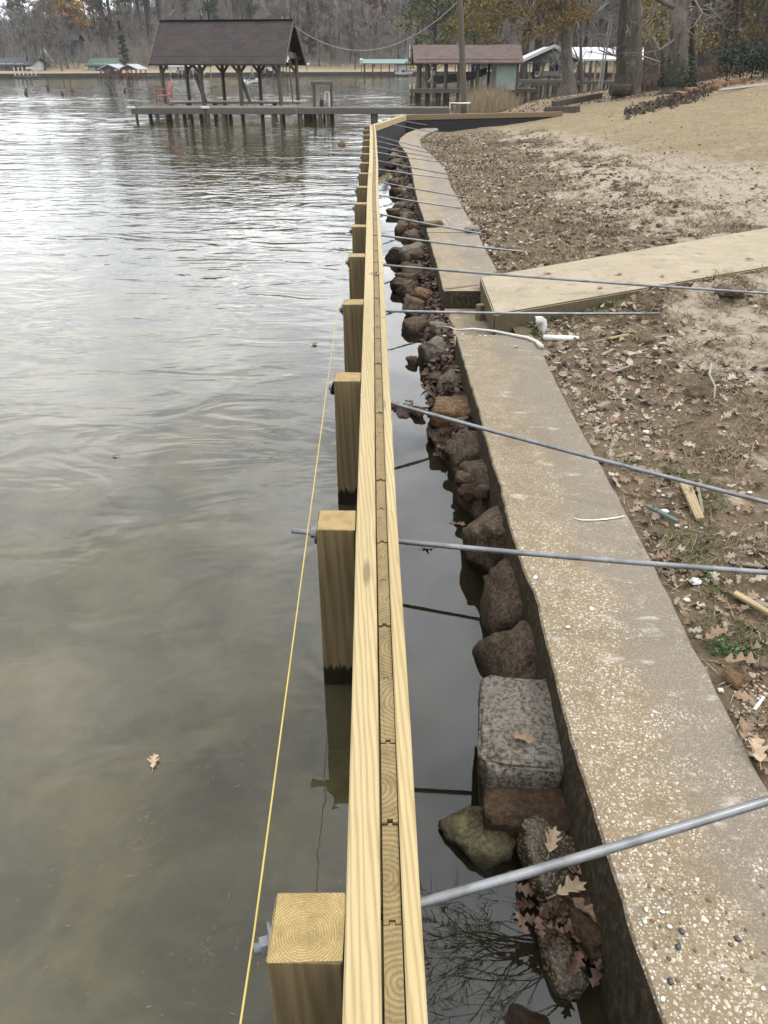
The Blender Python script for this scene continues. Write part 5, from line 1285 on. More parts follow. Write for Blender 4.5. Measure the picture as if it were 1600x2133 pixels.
# far wood: rows of bare trees, tall pines between them
FOREST_LABEL = ('bare grey tree in the wood across the lake', 'bare brown tree in the wood across the lake')
rows = [(19, 10, .72), (27, 8, .9), (36, 7.5, 1.0), (47, 7.5, 1.1), (60, 7.5, 1.15), (78, 8, 1.2), (100, 8, 1.25), (128, 9, 1.25)]
for d, step, sc in rows:
    X = -118
    while X < 120:
        X += step * rt.uniform(.6, 1.35); Y = far_shore(X) + d + rt.uniform(-5, 5); s = sc * rt.uniform(.8, 1.15)
        s *= lerp(.68, 1.08, sstep(-80, -44, X))
        u = X / (Y * .87)
        k = rt.random()
        mass = -.37 < u < -.12 or .03 < u < .10
        if d > 25 and (k < (.40 if mass else .17)): plant('pine_tree', 'dark green pine standing in the wood across the lake', PINE[rt.randrange(3)], (X, Y, hill_z(X, Y)), rt.uniform(0, 6.3), s * .92, 'pines in the far wood')
        elif k > .965: plant('russet_tree', 'small rust coloured tree in the far wood', RUST, (X, Y, hill_z(X, Y)), rt.uniform(0, 6.3), s * 1.2, 'russet trees in the far wood')
        else:
            i = rt.randrange(5); plant('bare_tree', FOREST_LABEL[0 if i in (0, 2, 4) else 1], BARE[i], (X, Y, hill_z(X, Y)), rt.uniform(0, 6.3), s, 'bare trees of the far wood')
def at_far(px, Y): X = PY(px, 150, Y).x; return (X, Y, hill_z(X, Y))
plant('orange_tree', 'bright orange topped tree above the chalet on the far shore', ORANGE, at_far(158, 176), 1.0, .98)
plant('orange_tree', 'smaller orange tree left of the bright orange topped one', ORANGE, at_far(113, 178), 2.0, .68)
plant('cedar_tree', 'dark cone shaped cedar right of the green roofed house', CEDAR[0], at_far(262, 172), 0, .82)
plant('cedar_tree', 'broad dark cedar behind the dark boathouse gable', CEDAR[0], at_far(648, 196), 1, 1.15)
plant('cedar_tree', 'dark cedar behind the green roofed boathouse', CEDAR[0], at_far(870, 190), 2, .9)
for px, Y, s in ((232, 182, 1.25), (246, 196, 1.35), (305, 205, 1.3), (345, 210, 1.3), (375, 205, 1.35), (400, 214, 1.3), (430, 210, 1.3), (530, 220, 1.2), (612, 222, 1.1), (140, 200, .95)):
    plant('pine_tree', 'tall dark pine rising above the far wood left of centre', PINE[int(px) % 3], at_far(px, Y), px, s, 'tall pines of the far wood')
for px, Y, s in ((60, 160, .62), (95, 160, .6), (130, 158, .66), (350, 172, .6), (740, 188, .62), (700, 200, .7), (780, 196, .75), (610, 190, .5), (690, 192, .45)):
    plant('bare_tree', 'slender bare tree standing in front on the far shore', BARE[(int(px) // 5) % 5], at_far(px, Y), px, s, 'bare trees on the far bank')
plant('gold_tree', 'round olive green and gold tree left of the pole', OLIVE, (PY(905, 150, 112).x, 112, .5), 0, 1.02)
plant('gold_tree', 'second olive tree just right of the leaning pole', OLIVE, (PY(985, 150, 120).x, 120, .5), 2, 1.0)

# understory on the far hill: shrubs nobody could count
us = MB(); ru = random.Random(5)
for i in range(10000):
    X = ru.uniform(-125, 120); d = 15 + 110 * ru.random() ** 1.5; Y = far_shore(X) + d; z = hill_z(X, Y); p = Vector((X, Y, z + ru.uniform(0, 1.0)))
    for k in range(3): twig(us, p + Vector((ru.uniform(-.8, .8), ru.uniform(-.8, .8), 0)), (rvec(ru) * .6 + Vector((0, 0, 1))).normalized(), ru.uniform(1.2, 3.4), .05, ru)
for i in range(4200):
    X = ru.uniform(-125, -38); d = 40 + 90 * ru.random(); Y = far_shore(X) + d; p = Vector((X, Y, hill_z(X, Y) + ru.uniform(0, 4.0)))
    for k in range(3): twig(us, p + Vector((ru.uniform(-.8, .8), ru.uniform(-.8, .8), 0)), (rvec(ru) * .8 + Vector((0, 0, 1))).normalized(), ru.uniform(1.5, 3.6), .055, ru)
tag(us.build('hill_undergrowth', M['twig_a']), 'grey brown undergrowth covering the far hillside', 'undergrowth', kind='stuff')

# ------------------------------------------------------------------ near trees on the right bank
def big_trunk(name, label, px, py, z, wpx, xtop, mat, limbs=(), flare=1.5, ytop=-260, fork=None, crown=None, cat='tree', seed=1):
    b = P(px, py, z); dep = b.y * CP + (CAMH - z) * SP; r = wpx * dep / FPX / 2; rnd = random.Random(seed)
    t = thing(name, label, cat, tuple(b)); top = PY(xtop, ytop, b.y) - b; mb = MB()
    pts = [Vector((0, 0, -.5)), Vector((0, 0, .02)), Vector((0, 0, .35)) + top * .02] + [top * f + Vector((rnd.uniform(-.06, .06), 0, 0)) for f in (.18, .35, .55, .8, 1.0)]
    mb.tube(pts, [r * flare * 1.15, r * flare, r * 1.18, r, r * .93, r * .86, r * .75, r * .6], 14, cap=False)
    mb.v = [(x * (1 + .05 * mnoise.noise(Vector((x * 4, y * 4, z_ * .7)))), y, z_) for x, y, z_ in mb.v]
    for (f, dx, dz, k) in limbs:
        s = top * f; e = s + Vector((dx, rnd.uniform(-.6, .6), dz)); mb.tube([s, s.lerp(e, .5) + Vector((0, 0, .15 * abs(dx))), e], [r * k, r * k * .7, r * k * .3], 8, cap=False)
    mb.build('trunk', M[mat], t, smooth=True); return t, b, r, top
def twig_crown(t, roots, seed, mat='twig_b', L=1.6, maxd=4, tw=6, tww=.012, twl=.7, n=3):
    rnd = random.Random(seed); cr, dm, tips = MB(), MB(), []
    for p, d in roots: grow(cr, cr, tips, Vector(p), Vector(d).normalized(), L, .05, 2, maxd, rnd, .15, .8, n, tw, twl, tww)
    cr.build('crown', M[mat], t); return tips
# T1 gold-leaved tree beside the reeds
t1, b1, r1, top1 = big_trunk('bald_cypress', 'orange and olive leaved tree with a forked grey trunk by the brown boathouse', 1183, 190, .75, 22, 1172, 'bark_grey', ((.35, -3.2, 2.2, .42), (.22, .9, 3.5, .6), (.5, 3, 2, .35), (.42, -1.6, 3.6, .4), (.6, -2.5, 1.5, .3)), 1.9, -300, seed=4)
rl = random.Random(9); cr = MB()
for i in range(150):
    px, py = rl.uniform(952, 1225), rl.uniform(-90, 70 if rl.random() < .8 else 92)
    if px < 985 and py > 62: continue
    Yc = b1.y + rl.uniform(-3.5, 3.5); c = PY(px, py, Yc) - b1; s = rl.uniform(.35, .8)
    if px > 1190 and py > 40: continue
    for k in range(100):
        v = rvec(rl); p = c + Vector((v.x, v.y, v.z * .75)) * s * rl.random() ** .4; leaf_quad(cr, p, rl.uniform(.05, .11), rl)
cr.build('crown', island('cypress_leaves', [(.13, .095, .028), (.23, .13, .03), (.095, .09, .03), (.29, .15, .03), (.07, .078, .028)], .8), t1)
# T2.. the big trunks
T2 = big_trunk('pine_tree', 'wide pale grey pine trunk, nearest of the big trunks', 1311, 184, 1.30, 40, 1325, 'bark_grey', (), 1.18, -300, seed=2)
T2b = big_trunk('pine_tree', 'thin dark pine trunk touching the wide grey trunk', 1291, 184, 1.33, 17, 1312, 'bark_dark', (), 1.5, -300, seed=3)
T3 = big_trunk('pine_tree', 'straight reddish brown pine trunk in front of the white roof', 1347, 162, 1.45, 15, 1362, 'bark_pine', (), 1.15, -300, seed=5)
T4 = big_trunk('pine_tree', 'second slim brown pine trunk beside the white roof edge', 1362, 162, 1.5, 15, 1374, 'bark_pine', (), 1.15, -300, seed=6)
T5 = big_trunk('oak_tree', 'big oak trunk wrapped with ivy at its flared foot', 1410, 178, 1.45, 34, 1438, 'bark_grey', ((.36, -4.4, .3, .38), (.24, 1.6, 2.6, .5), (.42, -2.5, 2, .4)), 1.7, -300, seed=7)
T6 = big_trunk('oak_tree', 'dark oak trunk standing behind the ivy oak', 1464, 150, 1.75, 20, 1482, 'bark_dark', ((.2, 1.2, 2.2, .5),), 1.3, -300, seed=8)
T7 = big_trunk('oak_tree', 'rightmost dark leaning trunk above the hedge', 1503, 140, 1.85, 18, 1538, 'bark_dark', ((.25, 1.4, 1.6, .4),), 1.4, -300, seed=10)
for k_, (px_, py_, w_, xt_, lab_) in enumerate(((1440, 165, 10, 1452, 'slim dark trunk right behind the ivy oak'), (1530, 148, 9, 1556, 'thin leaning trunk near the right edge'), (1575, 146, 12, 1598, 'dark trunk rising from the hedge at the right edge'), (1378, 158, 8, 1390, 'thinnest trunk left of the ivy oak'))):
    big_trunk('slender_tree', lab_, px_, py_, 1.65, w_, xt_, 'bark_dark', ((.3, .8, 1.5, .5),), 1.3, -300, seed=40 + k_)
T8 = big_trunk('slender_tree', 'slim pale sapling trunk right of the cypress', 1211, 186, .8, 6, 1208, 'bark_grey', ((.12, -.9, 1.5, .6),), 1.1, -200, seed=11)
for T, sd in ((T2, 31), (T5, 33), (T6, 34), (T7, 35)):
    rn = random.Random(sd); tt, bb, rr, tp = T
    twig_crown(tt, [(tp * rn.uniform(.12, .5), (rn.uniform(-1, 1), rn.uniform(-1, .4), rn.uniform(-.2, .6))) for i in range(7)], sd, 'twig_b', 1.3, 4, 5, .010, .6)
lf = MB(); rn = random.Random(44)
for i in range(60):
    c = PY(rn.uniform(1395, 1600), rn.uniform(-60, 130), T6[1].y + rn.uniform(0, 6)) - T6[1]
    for k in range(26): v = rvec(rn); leaf_quad(lf, c + v * .45 * rn.random() ** .5, rn.uniform(.05, .10), rn)
lf.build('dead_leaves', M['leaf_rust'], T6[0])
lf = MB()
for i in range(55):
    c = PY(rn.choice((rn.uniform(1318, 1400), rn.uniform(1425, 1470))), rn.uniform(0, 95), T5[1].y + rn.uniform(4, 9)) - T5[1]
    for k in range(30): v = rvec(rn); leaf_quad(lf, c + v * .5 * rn.random() ** .5, rn.uniform(.05, .10), rn)
lf.build('gold_leaves', M['leaf_gold'], T5[0])
iv = MB()
for i in range(2600):
    a = rn.uniform(0, 6.28); h = (1.0 + .7 * mnoise.noise(Vector((math.cos(a) * 2, math.sin(a) * 2, 5)))) * rn.random() ** 2.0; rr = T5[2] * (1.75 - .6 * min(1, h)) + rn.random() * .18
    leaf_quad(iv, Vector((math.cos(a) * rr, math.sin(a) * rr, h)), rn.uniform(.03, .06), rn)
iv.build('ivy', M['ivy'], T5[0])
# twiggy shrub by the cypress
sh = thing('bare_shrub', 'pale bare branching shrub in front of the white gable', 'shrub', tuple(P(1178, 176, .9)))
twig_crown(sh, [((0, 0, .2), (-1, 0, .8)), ((0, 0, .6), (-.6, .2, 1)), ((.1, 0, .9), (-.9, 0, .5)), ((0, 0, .3), (.6, 0, 1))], 71, 'twig_a', 1.1, 4, 5, .011, .5)
sh2 = thing('bare_sapling', 'thin bare sapling in front of the pale green shed', 'sapling', tuple(P(1067, 192, .35)))
twig_crown(sh2, [((0, 0, -.2), (0, 0, 1)), ((0, 0, .5), (-.5, 0, 1)), ((0, 0, .8), (.4, 0, 1))], 72, 'twig_b', .9, 4, 3, .010, .4, 2)
for px, w in ((1248, 5), (1253, 4), (1300, 4)):
    q = P(px, 178, .95); mb = MB(); mb.tube([(0, 0, -.2), (.05, 0, 1.8), (.16, 0, 3.6)], [.06, .05, .03], 6); tag(mb.build('sapling_stem', M['stick']), 'thin pale sapling stem between cypress and big pine', 'sapling', 'thin stems by the docks').location = q
# woods behind the right bank
rows2 = [(70, 100, 18), (95, 128, 20)]
for i in range(62):
    px = rt.uniform(1080, 1760); Y = rt.uniform(92, 165); X = PY(px, 150, Y).x; z = max(hill_z(X, Y), .6 + .04 * max(0, X - 40)); k = rt.random()
    if k < .26: plant('pine_tree', 'dark pine in the wood behind the right bank', PINE[rt.randrange(3)], (X, Y, z), rt.uniform(0, 6), rt.uniform(.8, 1.15), 'pines behind the right bank')
    elif k < .36: plant('gold_tree', 'yellow green tree in the wood behind the right bank', GOLD, (X, Y, z), rt.uniform(0, 6), rt.uniform(.7, .95), 'yellow trees behind the right bank')
    else: plant('bare_tree', 'bare tree in the wood behind the right bank', BARE[rt.randrange(5)], (X, Y, z), rt.uniform(0, 6), rt.uniform(.75, 1.1), 'bare trees behind the right bank')
for i in range(16):
    px = rt.uniform(1385, 1800); Y = rt.uniform(50, 82); X = PY(px, 150, Y).x; z = ground_z(X, Y); k = rt.random()
    if k < .3: plant('pine_tree', 'dark pine close behind the oak trunks', PINE[rt.randrange(3)], (X, Y, z), rt.uniform(0, 6), rt.uniform(.7, .9), 'pines behind the oaks')
    elif k < .45: plant('olive_tree', 'olive leaved tree close behind the oak trunks', OLIVE, (X, Y, z), rt.uniform(0, 6), rt.uniform(.5, .7), 'olive trees behind the oaks')
    else: plant('bare_tree', 'bare tree close behind the oak trunks', BARE[rt.randrange(5)], (X, Y, z), rt.uniform(0, 6), rt.uniform(.65, .9), 'bare trees behind the oaks')
# brush, hedge, reeds
bs = MB(); rb_ = random.Random(12)
for i in range(2600):
    px = rb_.uniform(1335, 1640); base = lerp(182, 150, sstep(1335, 1600, px)) - rb_.uniform(0, 22); q = P(px, base, 1.35 + .45 * sstep(1350, 1600, px)); 
    if q.y > 60: continue
    z = ground_z(q.x, q.y); p = Vector((q.x, q.y, z))
    for k in range(2): twig(bs, p, (rvec(rb_) * .7 + Vector((0, 0, .8))).normalized(), rb_.uniform(.3, 1.1), .010, rb_)
    for k in range(5): leaf_quad(bs, p + Vector((rb_.uniform(-.3, .3), rb_.uniform(-.3, .3), rb_.uniform(0, .55))), rb_.uniform(.03, .06), rb_)
tag(bs.build('roadside_brush', M['brush']), 'brown dry brush under the trees on the right', 'brush', kind='stuff')
hg = thing('evergreen_hedge', 'dark evergreen hedge at the right edge behind the brush', 'hedge', tuple(PY(1560, 130, 36)))
hb = MB()
for i in range(80):
    c = PY(rb_.uniform(1500, 1720), rb_.uniform(98, 142), 36 + rb_.uniform(-1, 2)) - Vector(hg.location)
    for k in range(70): v = rvec(rb_); leaf_quad(hb, c + v * .42 * rb_.random() ** .4, rb_.uniform(.04, .08), rb_)
hb.build('foliage', M['needle_b'], hg)
mb = MB()
for i in range(6): mb.tube([(-.6 + i * .5, .2, -1.3), (-.6 + i * .5 + rb_.uniform(-.2, .2), .2, .3)], [.04, .02], 5)
mb.build('stem', M['bark_dark'], hg)
rd = MB()
for i in range(1500):
    px = rb_.triangular(945, 1092, 1010); py = rb_.uniform(196, 222); q = P(px, py, .25); z = max(0.0, ground_z(q.x, q.y)) if q.y > 29 else 0
    if px < 990 and rb_.random() < .5: continue
    h = rb_.uniform(.5, 1.35) * (1 if 975 < px < 1060 else .7); d = Vector((rb_.uniform(-.3, .3), rb_.uniform(-.3, .3), 1)).normalized(); p = Vector((q.x, q.y, z - .1))
    m1 = p + d * h * .7; e = p + d * h + Vector((rb_.choice((-1, 1)) * rb_.uniform(.05, .3), 0, -.05)); s = Vector((.014, 0, 0))
    rd.add([tuple(p - s), tuple(p + s), tuple(m1 + s * .8), tuple(m1 - s * .8), tuple(e)], [(0, 1, 2, 3), (3, 2, 4)])
tag(rd.build('dry_reeds', M['reed']), 'clump of pale dry reeds at the foot of the pole', 'reeds', kind='stuff')
# the bare oak standing to the right of the camera, its bough reflected in the channel
ok = thing('bare_oak', 'bare oak outside the frame, its twigs mirrored in the dark channel', 'tree', (7.2, 6.4, ground_z(7.2, 6.4)))
mb = MB(); mb.tube([(0, 0, -.4), (0, 0, .4), (.1, 0, 3), (-.2, 0, 6.5), (.3, .2, 10), (.4, .3, 13)], [.5, .38, .33, .28, .2, .06], 10, cap=False); mb.build('trunk', M['bark_dark'], ok)
zt = ok.location.z
def rel(x, y, z): return Vector((x - 7.2, y - 6.4, z - zt))
bo = MB(); tips = []; ro = random.Random(77)
bo.tube([rel(7.0, 6.4, 7.4), rel(5.2, 6.9, 9.0), rel(3.6, 7.0, 9.9), rel(2.7, 7.0, 10.1)], [.20, .15, .11, .08], 7, cap=False)
for i in range(20):
    st = rel(ro.uniform(2.4, 3.6), ro.uniform(6.6, 7.4), 10 + ro.uniform(-.1, .2)); d = Vector((-1, ro.uniform(-1.1, .55), ro.uniform(-.15, .15)))
    grow(bo, bo, tips, st, d.normalized(), ro.uniform(.85, 1.25), .022, 2, 5, ro, 0.0, .42, 2, 3, .4, .007)
bo.build('bough', M['bark_dark'], ok)
# ------------------------------------------------------------------ litter on the bank
LEAF_ST = []
for _i in range(17):
    _t = _i / 16; _e = .36 * math.sin(math.pi * min(1, _t ** .85)) ** .8; LEAF_ST.append((_t, _e * (.34 + .66 * (.5 - .5 * math.cos(2 * math.pi * (3.4 * _t + .05)))) if 0 < _i < 16 else 0))
def leaf_blade(mb, p, L, rnd, nrm=None, detail=True, curl=None, yaw=None):
    """a lobed oak leaf, cupped and bent"""
    st = LEAF_ST if detail else [(0, 0), (.26, .26), (.52, .34), (.78, .22), (1, 0)]
    a = rnd.uniform(0, 6.28) if yaw is None else yaw; up = (nrm or Vector((rnd.uniform(-.8, .8), rnd.uniform(-.8, .8), 1))).normalized()
    x = Vector((math.cos(a), math.sin(a), 0)); x = (x - up * x.dot(up)).normalized(); y = up.cross(x)
    c = rnd.uniform(-.2, .75) if curl is None else curl; bnd = rnd.uniform(-.25, .45) if curl is None else curl * .3
    o = len(mb.v)
    for (t, w) in st:
        w *= rnd.uniform(.85, 1.15); m = x * (t - .5) + up * bnd * (t - .5) ** 2
        for s in (-1, 0, 1): mb.v.append(tuple(p + (m + x * abs(s) * w * .35 + y * s * w * .85 + up * (c * (s * w) ** 2 * 2.6 + (.05 * math.sin(t * 9 + s * 2 + a) if s else 0))) * L))
    for i in range(len(st) - 1):
        b = o + i * 3; mb.f += [(b, b + 1, b + 4, b + 3), (b + 1, b + 2, b + 5, b + 4)]
def blade(mb, p, h, w, rnd, lean=.6):
    d = Vector((rnd.uniform(-1, 1) * lean, rnd.uniform(-1, 1) * lean, rnd.uniform(.35, 1))).normalized(); s = d.cross(rvec(rnd)).normalized() * w
    m = p + d * h * .55; e = m + (d + Vector((rnd.uniform(-.5, .5), rnd.uniform(-.5, .5), -.55))).normalized() * h * .5
    mb.add([tuple(p - s), tuple(p + s), tuple(m + s * .7), tuple(m - s * .7), tuple(e)], [(0, 1, 2, 3), (3, 2, 4)])
def on_slab(X, Y):
    a, b = wk[0], wk[1]; d = (wk[3] - wk[0]).normalized(); n = Vector((-d.y, d.x, 0)); v = Vector((X, Y, 0)) - Vector((a.x, a.y, 0)); e = Vector((X, Y, 0)) - Vector((b.x, b.y, 0))
    d2 = (wk[2] - wk[1]).normalized(); n2 = Vector((-d2.y, d2.x, 0))
    return v.dot(n) < .02 and e.dot(n2) > -.02 and X > a.x - .1
def leafy(X, Y):
    d = X - old_r(Y) if Y < END_Y else X - shore(Y); n = mnoise.noise(Vector((X * 1.3, Y * 1.1, 4))) + .6 * mnoise.noise(Vector((X * 3.1, Y * 2.7, 9)))
    k = .55 + .7 * n
    if Y < 7: k += .35 * (1 - sstep(.0, .9, d))
    else: k += .05 * (1 - sstep(.8, 3.0, d)) - .4 * sstep(1.2, 3.2, d)
    return max(.0, min(1, k)) * (1 - .93 * sstep(40, 48, 5 * X + Y))
rl = random.Random(17); ll = MB(); n = 0
for i in range(24000):
    Y = .3 + 26 * rl.random() ** 1.25; X = old_r(Y) + .02 + (6.5 * rl.random() ** 1.3 if Y > 6 else 3.2 * rl.random())
    if on_slab(X, Y) or rl.random() > leafy(X, Y): continue
    L = rl.uniform(.035, .095) if Y < 8 else rl.uniform(.04, .09)
    leaf_blade(ll, Vector((X, Y, ground_z(X, Y) + rl.uniform(.004, .028))), L, rl, None, Y < 5)
tag(ll.build('leaf_litter', M['dead_leaf']), 'brown oak leaf litter spread over the bare bank', 'leaves', kind='stuff')
dl = MB()
for i in range(5200):
    Y = 1.2 + (END_Y - 1.9) * rl.random() ** 1.1; t = .42 * rl.random() ** 1.3; X = old_l(Y) - t - .01; z = bank_z(X, Y)
    if z < -.02 or (Y < 4.4 and rl.random() < .75): continue
    leaf_blade(dl, Vector((X, Y, z + rl.uniform(.0, .06))), rl.uniform(.05, .10), rl, None, Y < 5)
for i in range(150):
    q = P(rl.gauss(1185, 40), rl.gauss(1850, 60), .10); X = min(q.x, old_l(q.y) - .03)
    leaf_blade(dl, Vector((X, q.y, .06 + rl.uniform(-.03, .05))), rl.uniform(.045, .08), rl, None, True)
tag(dl.build('channel_leaves', M['dark_leaf']), 'dark wet leaves packed between the stones and the old wall', 'leaves', kind='stuff')
# twiggy chaff
cf = MB()
for i in range(22000):
    Y = .3 + 20 * rl.random() ** 1.4; X = old_r(Y) + .01 + 5.5 * rl.random() ** 1.2
    if on_slab(X, Y) or rl.random() > .35 + .65 * leafy(X, Y): continue
    p = Vector((X, Y, ground_z(X, Y) + .008)); a = rl.uniform(0, 6.28); d = Vector((math.cos(a), math.sin(a), rl.uniform(-.1, .35))).normalized(); L = rl.uniform(.03, .11) * (1 if Y < 8 else 1.5); s = d.cross(Vector((0, 0, 1))) * rl.uniform(.0012, .003) * (1 if Y < 6 else 2)
    cf.add([tuple(p - s), tuple(p + s), tuple(p + d * L)], [(0, 1, 2)])
tag(cf.build('straw_chaff', M['dry_grass']), 'scattered straw and twig chaff on the bank', 'chaff', kind='stuff')
# dry tufts and torn sods
tf = MB()
def tuft(mb, X, Y, k, r, h, w, lean=.7):
    for i in range(k):
        a = rl.uniform(0, 6.28); q = r * math.sqrt(rl.random()); x, y = X + math.cos(a) * q, Y + math.sin(a) * q
        if x < old_r(min(Y, END_Y)) - .02: continue
        blade(mb, Vector((x, y, ground_z(x, y) - .004)), h * rl.uniform(.5, 1.2), w, rl, lean)
for i in range(1100):
    Y = .4 + 9 * rl.random() ** 1.2; X = old_r(Y) + .08 + 3.4 * rl.random(); nn = mnoise.noise(Vector((X * 1.5, Y * 1.3, 14)))
    if on_slab(X, Y) or nn < -.08: continue
    tuft(tf, X, Y, 26, rl.uniform(.05, .14), rl.uniform(.04, .11), .0022 if Y < 5 else .0032, .9)
for i in range(620):
    Y = rl.uniform(7.6, 25); X = old_r(min(Y, END_Y)) + .05 + 3.6 * rl.random() ** 1.3; nn = mnoise.noise(Vector((X * .9, Y * .8, 24)))
    if on_slab(X, Y) or nn < -.08: continue
    tuft(tf, X, Y, 34, rl.uniform(.08, .24), rl.uniform(.06, .14), .004, .9)
for px, py in ((1480, 640), (1500, 650), (1540, 930), (1560, 900), (1520, 960), (1400, 1150), (1470, 1180), (1570, 640), (1585, 650), (1550, 1130)):
    q = P(px, py, .37); tuft(tf, q.x, q.y, 70, .13, .11, .002, .9)
for px in range(1040, 1500, 9):
    q = P(px, 566 - (px - 1040) * .162, .47); tuft(tf, q.x, q.y + .1, 16, .12, .07, .003, .8)
tag(tf.build('dry_grass', M['dry_grass']), 'tufts of dead straw coloured grass on the bank', 'grass', kind='stuff')
ds_ = MB()
for i in range(640):
    Y = rl.uniform(7.4, 24); X = old_r(min(Y, END_Y)) + .1 + 3.2 * rl.random() ** 1.2
    if on_slab(X, Y) or mnoise.noise(Vector((X * .9, Y * .8, 24))) < .0: continue
    tuft(ds_, X, Y, 34, rl.uniform(.06, .2), rl.uniform(.04, .11), .005, 1.0)
tag(ds_.build('torn_sods', island('torn_sod_blades', [(.12, .08, .05), (.20, .14, .09), (.075, .05, .033), (.28, .21, .14)], .9)), 'dark torn up sods along the old seawall', 'sods', kind='stuff')
gg = MB()
for px, py, k in ((1450, 1010, 90), (1465, 1040, 90), (1440, 1110, 60), (1480, 1120, 70), (1460, 1200, 90), (1500, 1190, 60), (1525, 1210, 60), (1410, 1150, 50), (1520, 1310, 110), (1560, 1330, 90), (1590, 1350, 90), (1480, 940, 60), (1380, 970, 50), (1340, 660, 60), (1250, 655, 90), (1290, 645, 70), (1330, 700, 40), (1420, 1000, 60)):
    q = P(px, py, .36); tuft(gg, q.x, q.y, int(k * 1.6), .14, .06, .0022, .8)
tag(gg.build('green_grass', M['green_grass']), 'small patches of fresh green grass among the leaves', 'grass', kind='stuff')
wd_ = MB()
for px, py, k, r in ((1115, 690, 130, .07), (1150, 660, 160, .12), (1200, 655, 120, .12), (1235, 650, 80, .1), (1320, 725, 50, .06), (1500, 1345, 90, .06), (1530, 1350, 60, .05), (1465, 1195, 60, .05)):
    q = P(px, py, .36)
    for i in range(k):
        x, y = q.x + rl.gauss(0, r * .6), q.y + rl.gauss(0, r * .6); leaf_quad(wd_, Vector((x, y, max(ground_z(x, y), .35 if x < old_r(y) else 0) + rl.uniform(.005, .045))), rl.uniform(.006, .014), rl)
tag(wd_.build('green_weeds', M['weed']), 'low green weeds around the white pipe elbow', 'weeds', kind='stuff')
# short winter lawn
lw = MB()
for i in range(64000):
    Y = 8 + 30 * rl.random() ** .9; X = 1.8 + 16 * rl.random() ** .8
    if 5 * X + Y + 8 * mnoise.noise(Vector((X * .8, Y * .8, 2))) < 42 or X < shore(Y) + .8 or on_slab(X, Y): continue
    if abs(X) > .56 * Y + 2.2: continue
    p = Vector((X, Y, ground_z(X, Y) - .003)); h = rl.uniform(.008, .024); a = rl.uniform(0, 6.28); s = Vector((math.cos(a), math.sin(a), 0)) * (.004 + .00022 * Y)
    lw.add([tuple(p - s), tuple(p + s), tuple(p + Vector((rl.uniform(-.03, .03), rl.uniform(-.03, .03), h)))], [(0, 1, 2)])
tag(lw.build('winter_lawn', M['lawn_grass']), 'short tan winter lawn sloping up to the trees', 'lawn', kind='stuff')
fl = MB()
for i in range(9000):
    px = rl.uniform(960, 1640); q = P(px, rl.uniform(176, 240), 1.0); Y = q.y
    if not 33 < Y < 62: continue
    X = q.x; z = ground_z(X, Y)
    if X < shore(Y) + 1.2: continue
    leaf_quad(fl, Vector((X, Y, z + .02)), rl.uniform(.03, .07), rl)
tag(fl.build('far_leaf_litter', M['brush']), 'brown leaves on the ground under the far trees', 'leaves', kind='stuff')
# shell chips and pebbles
cp = MB()
def chip(mb, p, s, thick=.35):
    k = rl.randint(4, 6); a0 = rl.uniform(0, 6.28); pts = [(math.cos(a0 + 6.28 * i / k) * s * rl.uniform(.6, 1.1), math.sin(a0 + 6.28 * i / k) * s * rl.uniform(.5, .9)) for i in range(k)]
    mb.add([(p.x + x, p.y + y, p.z) for x, y in pts] + [(p.x + x * .8, p.y + y * .8, p.z + s * thick) for x, y in pts], [tuple(range(k, 2 * k))] + [(i, (i + 1) % k, k + (i + 1) % k, k + i) for i in range(k)])
for i in range(500):
    px, py, sp = rl.choice(((960, 470, 14), (1000, 690, 26), (930, 460, 14), (1050, 675, 20), (1270, 870, 40), (1330, 850, 50), (1280, 745, 50)))
    q = P(rl.gauss(px, sp), rl.gauss(py, sp * .4), .36); X, Y = q.x, q.y; z = ground_z(X, Y) if X > old_r(Y) else ZO + .003
    if Y7 < Y < Y6 and X < old_r(Y): z = .205
    chip(cp, Vector((X, Y, z)), rl.uniform(.006, .016))
for i in range(260):
    Y = .4 + 6 * rl.random() ** 1.3; X = old_r(Y) + .02 + 2.2 * rl.random() ** 1.6; chip(cp, Vector((X, Y, ground_z(X, Y) + .006)), rl.uniform(.006, .02))
tag(cp.build('shell_chips', M['chips']), 'pale shell and gravel chips strewn on wall and bank', 'shell chips', kind='stuff')
def pebble(mb, p, s):
    o = len(mb.v); fl_ = rl.uniform(.45, .7); st = rl.uniform(.7, 1.2); a = rl.uniform(0, 6.28)
    for rr, zz in ((.75, .05), (1.0, .45), (.62, .85)):
        for k in range(7):
            t = 6.283 * k / 7; x, y = math.cos(t) * rr * s * st, math.sin(t) * rr * s; mb.v.append((p.x + x * math.cos(a) - y * math.sin(a), p.y + x * math.sin(a) + y * math.cos(a), p.z + zz * s * fl_ * 1.4))
    for i in range(2):
        for k in range(7): b = o + i * 7 + k; c = o + i * 7 + (k + 1) % 7; mb.f.append((b, c, c + 7, b + 7))
    mb.f.append(tuple(o + 14 + k for k in range(7)))
pb_ = MB()
for i in range(620):
    Y = .45 + 1.0 * rl.random() ** 1.2; w = old_r(Y) - old_l(Y); X = old_l(Y) + .03 + w * .75 * rl.random()
    k = 1 - sstep(.95, 1.6, Y)
    if rl.random() > k * (.35 + .65 * sstep(-.2, .3, mnoise.noise(Vector((X * 5, Y * 5, 3))))): continue
    pebble(pb_, Vector((X, Y, ZO - .002)), rl.uniform(.0025, .0065))
for i in range(300):
    q = P(rl.gauss(1580, 22), rl.gauss(1465, 40), .34)
    if q.x > old_r(q.y) + .01: pebble(pb_, Vector((q.x, q.y, ground_z(q.x, q.y))), rl.uniform(.004, .010))
tag(pb_.build('loose_pebbles', M['pebbles'], smooth=True), 'loose coloured pebbles scattered on the near concrete', 'pebbles', kind='stuff')
